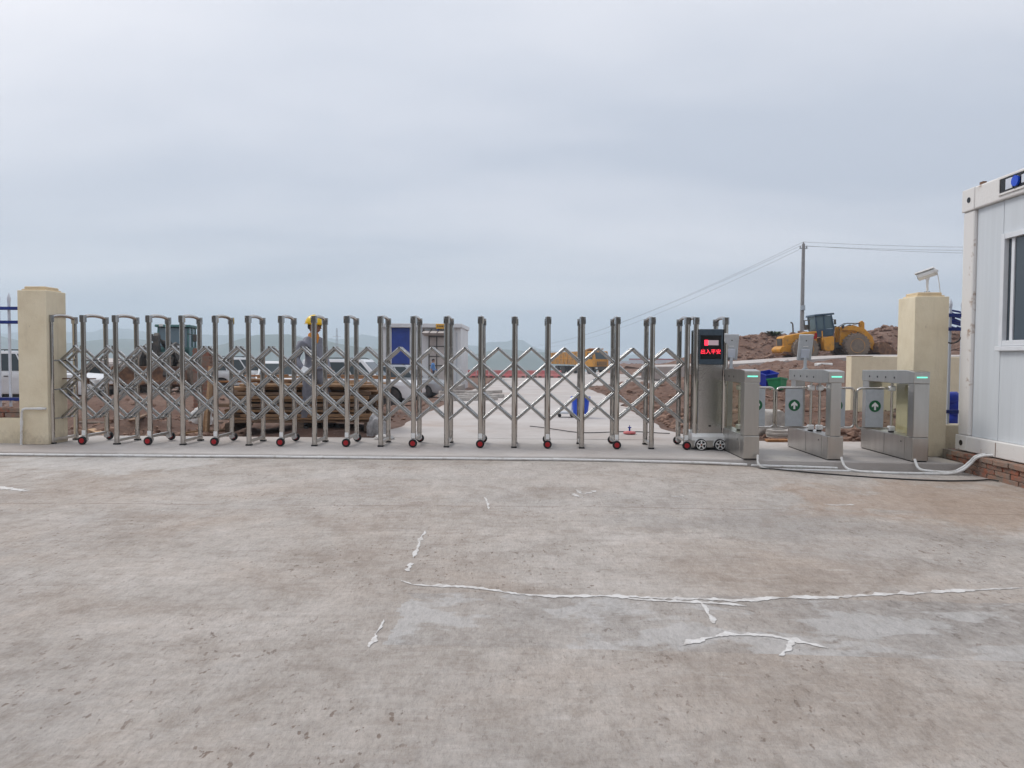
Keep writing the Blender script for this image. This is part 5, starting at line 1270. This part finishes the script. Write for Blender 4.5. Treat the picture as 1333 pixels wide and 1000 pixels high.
MB().cyl((0, 0, .04), (0, 0, .10), .012, n=10).build('stem', 'bin_navy', t); MB().box(-.025, .025, -.008, .008, .085, .10).build('tap', 'bin_navy', t); MB().cyl((0, 0, .10), (0, 0, .125), .006, n=8).build('spindle', 'bin_navy', t)
pts = [atz(690 + i * 14, y_, .1) + Vector((0, 0, .008)) for i, y_ in enumerate((555.5, 557, 559, 561, 563, 564, 564, 563.5, 563, 562.5, 562.8, 563.5, 564.5, 565))]
hose('ground_cable', pts, .007, 'dark cable snaking over the road behind the gate', 'black_cable', 'cable')
for i, (a_, m_, nm, lb) in enumerate((((999, 504), 'bin_navy', 'blue_crate', 'dark blue plastic tub tipped on the dirt behind the first turnstile'), ((1012.5, 507), 'bin_green', 'green_crate', 'green plastic tub tipped on the dirt beside the blue one'))):
    q = aty(a_[0], a_[1], 19.0 - i * .5); z = terr(q.x, q.y)
    bucket(nm, lb, (q.x, q.y, max(z - .03, q.z - .05)), .20, .26, .38 - .08 * i, m_, (R(12 - 20 * i), R(-8 + 14 * i), .3 + .5 * i), True)
# the little bank that carries the tubs
# concrete debris behind the wings
def chunk(name, c, r, sq, label, m='concrete_block', seed=1, cat='rubble', sub=4):
    b = MB(); ret = bmesh.ops.create_icosphere(b.bm, subdivisions=sub, radius=1)
    for v in ret['verts']:
        k_ = 1 + .25 * noise.noise(v.co * 1.3 + Vector((seed, 3, 0))) + .08 * noise.noise(v.co * 5 + Vector((seed, 0, 0)))
        q = Vector((max(-.75, min(.75, v.co.x * k_)), max(-.75, min(.75, v.co.y * k_)), max(-.6, min(.62, v.co.z * k_))))
        v.co = Vector((q.x * sq[0], q.y * sq[1], q.z * sq[2])) * r
    return tag(b.build(name, m, None, c, (0, 0, seed), smoothang=40), label, cat)
p = atz(1010, 570, .1)
chunk('concrete_lump', (p.x, p.y + .45, .26), .34, (1.1, .8, .95), 'pale broken concrete lump behind the first pair of turnstile wings', seed=2)
p = atz(1018, 572, .1)
t = thing('concrete_ring', 'short grey concrete drain ring lying behind the turnstile wings', 'drain ring', (p.x, p.y + .12, .12))
MB().lathe([(.10, 0), (.17, 0), (.17, .10), (.10, .10), (.10, 0)], 24, cap=False).build('ring', 'concrete_block', t, smoothang=40)
MB().lathe([(.168, .03), (.178, .035), (.178, .06), (.168, .065)], 24, cap=False).build('collar', 'concrete_block', t, smoothang=40)
p = atz(1013, 575, .1)
o = MB().box(-.17, .17, -.05, .05, 0, .03).build('orange_board', 'wood_orange', None, (p.x, p.y - .02, .104), (0, 0, .05), bevel=.004); tag(o, 'short orange brown board lying behind the turnstile wings', 'board')
for i, (a_, b_, L_, rz_) in enumerate(((606, 515, 1.9, .25), (618, 517.5, 2.1, .32), (612, 521, 1.7, .20), (630, 510, 1.6, .42), (598, 510, 1.5, .15))):
    q = atz(a_, b_, .0); o = MB().box(-L_ / 2, L_ / 2, -.09, .09, 0, .10).build('kerb_stone', 'concrete_block', None, (q.x, q.y, road_z(q.y) + .008 + max(0, terr(q.x, q.y) - road_z(q.y)) * .8), (0, 0, rz_ + .35), bevel=.01)
    tag(o, 'long pale concrete kerb stone lying loose at the left edge of the road', 'kerb stone', 'loose kerb stones by the road')
# scattered clods and stones on the loose ground (uncountable)
def clods():
    rr = random.Random(21); b = bmesh.new(); n = 0
    verts = []; faces = []
    base = bmesh.new(); bmesh.ops.create_icosphere(base, subdivisions=1, radius=1); base.verts.ensure_lookup_table()
    bv = [v.co.copy() for v in base.verts]; bf = [[v.index for v in f.verts] for f in base.faces]
    while n < 7000:
        side = rr.random()
        Y = 9.9 + (rr.random() ** 1.8) * 40
        X = rr.uniform(2.3, 2.6 + Y * .75) if side < .68 else rr.uniform(-2.4 - Y * .75, -2.4)
        l, r_ = road_edges(Y)
        if l - .2 < X < r_ + .1 and rr.random() < .93: continue
        if -4.5 < X < -1.4 and 9.8 < Y < 12.3: continue
        if Y > 38 and X > 4: continue
        z = terr(X, Y); s = (rr.random() ** 4) * .075 + .012 + Y * .0006
        q = Euler((rr.uniform(0, 6), rr.uniform(0, 6), rr.uniform(0, 6))).to_matrix(); k0 = len(verts)
        for v in bv:
            p_ = q @ (v * (1 + rr.uniform(-.3, .3))); verts.append((X + p_.x * s * 1.2, Y + p_.y * s, z + s * .25 + p_.z * s * .75))
        faces += [[k0 + i for i in f] for f in bf]; n += 1
    me = bpy.data.meshes.new('loose_clods'); me.from_pydata(verts, [], faces); me.materials.append(MATS['stone'])
    tag(put('loose_clods', me), 'loose clods and stones scattered over the churned red earth', None, None, 'stuff')
    # same on the spoil heap
    verts = []; faces = []; n = 0
    while n < 2600:
        X = rr.uniform(13, 40); Y = rr.uniform(49, 57); z = mound_z(X, Y)
        if z < 1.0: n += 1; continue
        s = (rr.random() ** 4) * .22 + .035; q = Euler((rr.uniform(0, 6), rr.uniform(0, 6), rr.uniform(0, 6))).to_matrix(); k0 = len(verts)
        for v in bv:
            p_ = q @ (v * (1 + rr.uniform(-.3, .3))); verts.append((X + p_.x * s * 1.2, Y + p_.y * s, z + s * .2 + p_.z * s * .75))
        faces += [[k0 + i for i in f] for f in bf]; n += 1
    me = bpy.data.meshes.new('mound_clods'); me.from_pydata(verts, [], faces); me.materials.append(MATS['stone'])
    tag(put('mound_clods', me), 'stones and clods covering the spoil heap', None, None, 'stuff')
clods()
# pale rubble scraps by the track
for i, (a_, r_) in enumerate((((1072, 476), .35), (1080, 478), ) if False else (((1072, 476), .42), ((1082, 479), .36), ((1090, 480.5), .28), ((1056, 481), .24))):
    q = aty(a_[0], a_[1], 36.5); chunk('rubble_piece', (q.x, q.y, q.z + .02), r_, (1.3, .8, .45), ('pale concrete scrap', 'flat concrete scrap', 'small concrete scrap', 'tiny grey scrap')[i] + ' lying on the bank below the loader', 'film' if i < 2 else 'concrete_block', i + 3, 'rubble', 2)
# weed tuft on the spoil heap
def tuft(c, h, n, label):
    t = thing('weed_tuft', label, 'plant', c); rr = random.Random(1); b = MB()
    for k_ in range(n):
        a = rr.uniform(0, 2 * PI); rad = rr.random() ** .5 * h * 1.3; tip = Vector((rad * math.cos(a) * 1.4, rad * math.sin(a), h * rr.uniform(.4, 1.0)))
        base = tip * .2; d = Vector((math.cos(a + 1.57), math.sin(a + 1.57), 0)) * h * .10
        b.quadpts([base - d * .3, base + d * .3, tip + d, tip - d])
    b.build('leaves', 'leaf', t)
    b2 = MB()
    for k_ in range(6): b2.cyl((0, 0, -.2), (rr.uniform(-.4, .4) * h, rr.uniform(-.4, .4) * h, h * .6), .01, n=5)
    b2.build('stems', 'leaf', t)
q = aty(1008, 437, 54.0); tuft((q.x, 54.0, mound_z(q.x, 54.0)), .42, 160, 'small green weed tuft on the crest of the spoil heap')

# ================================================================== people
def person(label, loc, rotz, jt, heights, mats, scale=1.0, extras=None):
    """jt: joints dict name -> (co, radius); edges: list; the figure is one skinned surface"""
    J, E_ = jt
    names = list(J); me = bpy.data.meshes.new('body'); me.from_pydata([J[n][0] for n in names], [(names.index(a), names.index(b_)) for a, b_ in E_], [])
    o = bpy.data.objects.new('body_tmp', me); COL.objects.link(o)
    sm = o.modifiers.new('skin', 'SKIN'); sm.use_smooth_shade = True; sm.branch_smoothing = .3
    sv = me.skin_vertices[0].data
    for i, n in enumerate(names):
        r = J[n][1]; sv[i].radius = r if isinstance(r, tuple) else (r, r); sv[i].use_root = (n == 'pelvis')
    ss = o.modifiers.new('sub', 'SUBSURF'); ss.levels = 2; ss.render_levels = 2
    dg = bpy.context.evaluated_depsgraph_get(); me2 = bpy.data.meshes.new_from_object(o.evaluated_get(dg)); bpy.data.objects.remove(o)
    me2.materials.clear()
    for m_ in mats: me2.materials.append(MATS[m_])
    for f in me2.polygons: f.material_index = heights(f.center)
    me2.shade_smooth()
    t = thing('person', label, 'person', loc, rotz); t.scale = (scale,) * 3
    put('body', me2, t)
    return t
def hand_joints(J, E_, wrist, palm, dirn, side, pre, curl=.5):
    """adds a palm, four fingers and a thumb"""
    dirn = Vector(dirn).normalized(); side = Vector(side).normalized(); nrm = dirn.cross(side)
    W = Vector(J[wrist][0]); Pm = W + dirn * .055; J[pre + 'palm'] = (tuple(Pm), (.026, .018)); E_.append((wrist, pre + 'palm'))
    for k_, (off, ln) in enumerate(((-.027, .062), (-.009, .072), (.009, .068), (.027, .054))):
        a = Pm + side * off + dirn * .028; b_ = a + dirn * ln * .5 + nrm * ln * .12 * curl; c_ = b_ + dirn * ln * .35 + nrm * ln * .45 * curl
        J[pre + 'f%da' % k_] = (tuple(a), .0095); J[pre + 'f%db' % k_] = (tuple(b_), .0088); J[pre + 'f%dc' % k_] = (tuple(c_), .0075)
        E_ += [(pre + 'palm', pre + 'f%da' % k_), (pre + 'f%da' % k_, pre + 'f%db' % k_), (pre + 'f%db' % k_, pre + 'f%dc' % k_)]
    a = W + dirn * .03 - side * .034; b_ = a + dirn * .035 - side * .018 + nrm * .012
    J[pre + 'ta'] = (tuple(a), .0115); J[pre + 'tb'] = (tuple(b_), .0095); E_ += [(wrist, pre + 'ta'), (pre + 'ta', pre + 'tb')]
def head_parts(t, hc, yaw, helmet=None, hair=True, tilt=0):
    """face looks along local +x turned by yaw; hc: head centre"""
    hc = Vector(hc); Mx = Matrix.Rotation(yaw, 4, 'Z') @ Matrix.Rotation(tilt, 4, 'Y')
    b = MB(); ret = bmesh.ops.create_uvsphere(b.bm, u_segments=24, v_segments=16, radius=1)
    for v in ret['verts']:
        x, y, z = v.co; k_ = 1 - .22 * max(0, -z) ** 1.5
        v.co = Vector((x * .098 * (k_ + (.06 if x > 0 and z < -.3 else 0)), y * .076 * k_, z * .118))
    hd = b.build('head', 'skin', t, hc, Mx.to_euler(), smoothang=80)
    MB().cyl((-.01, 0, -.16), (-.005, 0, -.06), .055, .052, n=16).build('neck', 'skin', hd, smoothang=60)
    MB().prism([(.088, .028), (.122, -.028), (.088, -.034)], -.014, .014, 'y').build('nose', 'skin', hd, bevel=.006)
    for s in (-1, 1):
        e = MB(); bmesh.ops.create_uvsphere(e.bm, u_segments=10, v_segments=8, radius=.011); e.build('eye', 'hair', hd, (.087, s * .031, .014))
        MB().box(.086, .098, s * .031 - .017, s * .031 + .017, .032, .038).build('eyebrow', 'hair', hd)
        er_ = MB(); r2 = bmesh.ops.create_uvsphere(er_.bm, u_segments=10, v_segments=8, radius=1)
        for v in r2['verts']: v.co = Vector((v.co.x * .018, v.co.y * .009, v.co.z * .032))
        er_.build('ear', 'skin', hd, (-.006, s * .078, -.005), smoothang=80)
    MB().box(.082, .094, -.024, .024, -.063, -.055).build('mouth', 'tail_red', hd, bevel=.003)
    if hair:
        b = MB(); r2 = bmesh.ops.create_uvsphere(b.bm, u_segments=24, v_segments=16, radius=1)
        for v in r2['verts']: v.co = Vector((v.co.x * .104 - .006, v.co.y * .082, v.co.z * .123 + .004))
        dl = [v for v in b.bm.verts if v.co.z < (.035 if v.co.x > .03 else -.045 if v.co.x < -.02 else .0)]
        bmesh.ops.delete(b.bm, geom=dl, context='VERTS'); b.build('hair', 'hair', hd, smoothang=80)
    if helmet:
        b = MB(); r2 = bmesh.ops.create_uvsphere(b.bm, u_segments=32, v_segments=20, radius=1)
        for v in r2['verts']: v.co = Vector((v.co.x * .140 - .012, v.co.y * .114, v.co.z * .135 + .035))
        dl = [v for v in b.bm.verts if v.co.z < .028]
        bmesh.ops.delete(b.bm, geom=dl, context='VERTS')
        sh = b.build('helmet', helmet, hd, smoothang=80)
        md = sh.modifiers.new('solid', 'SOLIDIFY'); md.thickness = .004
        br = MB(); ring = []
        for i in range(32):
            a = 2 * PI * i / 32; c_, s_ = math.cos(a), math.sin(a); ex = .055 if c_ > .2 else .016
            ex = .016 + .05 * smooth((c_ - .1) / .8)
            ring.append(((.140 * c_ - .012, .114 * s_), ((.140 + ex) * c_ - .012, (.114 + .016) * s_)))
        for i in range(32):
            (a0, a1), (b0, b1) = ring[i], ring[(i + 1) % 32]
            br.prism([a0, a1, b1, b0], .024, .031, 'z')
        br.build('helmet_brim', helmet, hd)
        MB().prism([(-.15, .06), (-.09, .155), (-.01, .175), (.07, .155), (.11, .09), (.10, .085), (.06, .14), (-.01, .16), (-.08, .14), (-.14, .055)], -.016, .016, 'y').build('helmet_ridge', helmet, hd, bevel=.004)
    return hd
def worker():
    # local frame: facing +x (to the right of the picture), z up
    J = {'pelvis': ((0, 0, .88), (.155, .125)), 'waist': ((.0, 0, 1.02), (.150, .120)), 'chest': ((.01, 0, 1.20), (.170, .135)), 'shoulders': ((-.0, 0, 1.345), (.125, .105)), 'neck': ((.005, 0, 1.42), .060),
         'shL': ((-.005, .165, 1.325), .072), 'elL': ((-.07, .235, 1.07), .058), 'wrL': ((.10, .20, .93), .042),
         'shR': ((-.005, -.165, 1.325), .072), 'elR': ((-.08, -.25, 1.08), .060), 'wrR': ((.08, -.24, .93), .043),
         'hipL': ((.02, .085, .82), .100), 'knL': ((.12, .17, .47), .080), 'anL': ((.10, .25, .11), .070), 'heL': ((.07, .25, .045), .045), 'toL': ((.23, .29, .035), .042),
         'hipR': ((-.01, -.085, .82), .100), 'knR': ((-.02, -.10, .47), .076), 'anR': ((-.10, -.11, .11), .064), 'heR': ((-.13, -.11, .045), .045), 'toR': ((.04, -.13, .035), .042)}
    E_ = [('pelvis', 'waist'), ('waist', 'chest'), ('chest', 'shoulders'), ('shoulders', 'neck'), ('shoulders', 'shL'), ('shL', 'elL'), ('elL', 'wrL'), ('shoulders', 'shR'), ('shR', 'elR'), ('elR', 'wrR'),
          ('pelvis', 'hipL'), ('hipL', 'knL'), ('knL', 'anL'), ('anL', 'heL'), ('heL', 'toL'), ('pelvis', 'hipR'), ('hipR', 'knR'), ('knR', 'anR'), ('anR', 'heR'), ('heR', 'toR')]
    hand_joints(J, E_, 'wrL', 'pL', (.75, -.15, -.35), (0, 1, 0), 'L', .9)
    hand_joints(J, E_, 'wrR', 'pR', (.7, .1, -.5), (0, -1, 0), 'R', .9)
    wl, wr = Vector(J['wrL'][0]), Vector(J['wrR'][0])
    def hz(c):
        if c.z < .095: return 2
        if c.z > 1.41: return 1
        for w_, d_ in ((wl, Vector((.75, -.15, -.35)).normalized()), (wr, Vector((.7, .1, -.5)).normalized())):
            if .012 < (c - w_).dot(d_) < .24 and (c - w_ - d_ * (c - w_).dot(d_)).length < .075 and c.z < .96: return 1
        return 0
    p = atz(413, 561, .1)
    t = person('worker in grey overalls and yellow helmet standing by the timber stack', (p.x - .05, p.y, .1), R(-42), (J, E_), hz, ('work_grey', 'skin', 'shoe'), 1.0)
    hd = head_parts(t, (.035, 0, 1.55), R(24), 'helmet_yellow', True, R(4))
    # orange collar and hem
    c_ = MB(); c_.lathe([(.086, 1.375), (.078, 1.43), (.066, 1.452), (.060, 1.44), (.070, 1.37)], 20, cap=False); c_.build('collar', 'work_orange', t, smoothang=50)
    MB().prism([(-.004, 1.30), (.004, 1.30), (.030, 1.405), (-.030, 1.405)], .095, .112, 'x').build('placket', 'work_orange', t)
    MB().tube([(.155 * math.cos(a), .160 * math.sin(a), .93 + .006 * math.sin(3 * a)) for a in [i * 2 * PI / 20 for i in range(21)]], .018, 8).build('jacket_hem', 'work_grey', t, smoothang=60)
    q = Matrix.Rotation(R(20), 4, 'Z')
    # sheet of paper in the far hand
    bpy.context.view_layer.update(); w2 = t.matrix_world @ Vector((.20, -.235, .90))
    sheet = MB().box(-.075, .075, -.0015, .0015, -.05, .05).build('paper_sheet', 'paper', None, w2, (R(-35), R(28), R(10))); tag(sheet, 'small white sheet of paper held by the worker in grey', 'paper')
worker()
def guard():
    J = {'pelvis': ((0, 0, .90), (.15, .12)), 'waist': ((0, 0, 1.05), (.14, .115)), 'chest': ((.01, 0, 1.24), (.165, .13)), 'shoulders': ((0, 0, 1.39), (.12, .10)), 'neck': ((.01, 0, 1.47), .055),
         'shL': ((0, .17, 1.37), .068), 'elL': ((.02, .24, 1.10), .05), 'wrL': ((.15, .16, 1.00), .037), 'shR': ((0, -.17, 1.37), .068), 'elR': ((-.04, -.23, 1.10), .05), 'wrR': ((.03, -.24, .86), .037),
         'hipL': ((0, .09, .84), .095), 'knL': ((.03, .10, .48), .068), 'anL': ((-.02, .10, .10), .052), 'toL': ((.14, .12, .035), .042), 'hipR': ((0, -.09, .84), .095), 'knR': ((.01, -.10, .48), .068), 'anR': ((-.04, -.10, .10), .052), 'toR': ((.12, -.12, .035), .042)}
    E_ = [('pelvis', 'waist'), ('waist', 'chest'), ('chest', 'shoulders'), ('shoulders', 'neck'), ('shoulders', 'shL'), ('shL', 'elL'), ('elL', 'wrL'), ('shoulders', 'shR'), ('shR', 'elR'), ('elR', 'wrR'), ('pelvis', 'hipL'), ('hipL', 'knL'), ('knL', 'anL'), ('anL', 'toL'), ('pelvis', 'hipR'), ('hipR', 'knR'), ('knR', 'anR'), ('anR', 'toR')]
    hand_joints(J, E_, 'wrL', 'p', (.8, -.3, -.1), (0, 1, 0), 'L', .8); hand_joints(J, E_, 'wrR', 'p', (.1, 0, -1), (0, -1, 0), 'R', .8)
    def hz(c): return 2 if c.z < .09 else (1 if c.z < .97 else 0) if abs(c.y) < .20 else (3 if c.z < 1.08 else 0)
    p = aty(563.5, 490, 46.5); z = terr(p.x, 46.5, False)
    top = aty(563.5, 467.5, 46.5).z
    # steps of the porch carry the guard
    pl = thing('porch_step', 'low concrete porch step in front of the site office', 'step', (p.x + .2, 46.6, z - .2)); hh = max(.3, top - 1.70 - z + .2)
    MB().box(-1.6, 1.6, -.8, 3.0, 0, hh).build('step_block', 'concrete_block', pl, bevel=.02)
    t = person('person in blue shirt and dark trousers standing at the site office', (p.x, 46.5, z - .2 + hh), R(-12), (J, E_), hz, ('shirt_blue', 'trouser_navy', 'shoe', 'skin'))
    head_parts(t, (.03, 0, 1.60), 0, None, True, R(15))
guard()

# ================================================================== torn curing film on the forecourt
def film_strip(pts, w_, label, seed, group=None):
    """torn, crumpled ribbon of plastic film lying almost flat"""
    P = sweep([atz(a_, b_, .0) for a_, b_ in pts], 26); b = MB(); bm = b.bm; prev = None
    for i, p in enumerate(P):
        d = (P[min(i + 1, len(P) - 1)] - P[max(0, i - 1)]).normalized(); s = Vector((-d.y, d.x, 0)); t_ = i / (len(P) - 1)
        env = .25 + .75 * smooth(min(t_, 1 - t_) * 7)
        n1 = noise.noise(Vector((p.x * 3, p.y * 3, seed))); n2 = noise.noise(Vector((p.x * 17, p.y * 13, seed + 5))); n3 = noise.noise(Vector((p.x * 45, p.y * 40, seed + 9)))
        w_ = w_ * 1.0
        wa = max(.001, 1.35 * w_ * env * (.40 + 1.3 * n1 + .8 * n2 + .6 * n3)); wb = max(.001, 1.35 * w_ * env * (.55 - 1.2 * n1 + 1.0 * n2 - .6 * n3)); row = []
        for j in range(9):
            u = j / 8; q = p + s * (lerp(-wa, wb, u) + .004 * n2)
            fold = abs(noise.noise(Vector((q.x * 30, q.y * 60, seed)))) * .005 + max(0, noise.noise(Vector((p.x * 6, j * .9, seed)))) * .006
            q.z = fz_noise(q.x, q.y) + .0025 + .45 * fold * (1 - abs(2 * u - 1) ** 3)
            row.append(bm.verts.new(q))
        if prev:
            for j in range(8): bm.faces.new((prev[j], prev[j + 1], row[j + 1], row[j]))
        prev = row
    o = b.build('plastic_film', 'film', smoothang=60); return tag(o, label, 'plastic film', group)
film_strip([(522, 762), (545, 768), (600, 770), (680, 779), (760, 781), (840, 783), (905, 784), (960, 785), (1040, 782), (1120, 779), (1200, 775), (1270, 771), (1345, 768)], .022, 'long torn white film ridge crossing the whole forecourt', 3)
film_strip([(780, 781), (830, 785), (880, 789), (930, 791), (972, 794)], .020, 'white film flap beside the long film ridge', 5)
film_strip([(884, 846), (910, 839), (940, 833), (975, 832), (1010, 834), (1045, 841), (1078, 848)], .020, 'curved torn film strip below the long film ridge', 8)
film_strip([(912, 790), (918, 800), (926, 812), (930, 817)], .014, 'short film tail hanging down from the long ridge', 9)
film_strip([(1031, 838), (1028, 845), (1020, 853), (1013, 858)], .014, 'short film tail hanging from the curved strip', 12)
film_strip([(553, 698), (548, 708), (542, 722), (538, 734)], .013, 'thin broken film strip above the end of the long ridge', 13)
film_strip([(534, 739), (532, 745), (531, 750)], .018, 'tiny film scrap above the end of the long ridge', 14)
film_strip([(500, 812), (492, 826), (486, 838), (481, 848)], .012, 'thin film strip below the end of the long ridge', 15)
film_strip([(750, 645), (756, 650), (768, 649), (776, 646)], .020, 'small white film scrap in front of the gate', 16)
film_strip([(748, 650), (752, 654), (760, 655)], .018, 'tiny white film scrap beside the small one before the gate', 17)
film_strip([(1072, 660), (1090, 661), (1112, 660)], .016, 'thin film scrap on the forecourt before the turnstiles', 18)
film_strip([(874, 653), (884, 653), (890, 652)], .014, 'tiny film scrap before the gate drive unit', 19)
film_strip([(630, 655), (634, 662), (637, 671)], .008, 'short thin film thread before the gate', 20)
film_strip([(-5, 640), (20, 643), (32, 647)], .05, 'torn film patch at the left edge of the forecourt', 22)

# ================================================================== haze
def haze():
    m = bpy.data.materials.new('haze'); m.use_nodes = True; n = m.node_tree.nodes; n.clear()
    o_ = n.new('ShaderNodeOutputMaterial'); v = n.new('ShaderNodeVolumePrincipled'); m.node_tree.links.new(v.outputs[0], o_.inputs['Volume'])
    v.inputs['Color'].default_value = (.74, .875, 1.0, 1); v.inputs['Density'].default_value = HAZE; v.inputs['Anisotropy'].default_value = .2
    MATS['haze'] = m
    o = MB().box(-3000, 3000, -1600, 3000, -165, 150).build('haze', 'haze'); tag(o, 'pale bluish haze filling the air', None, None, 'stuff')
HAZE = .0007
haze()
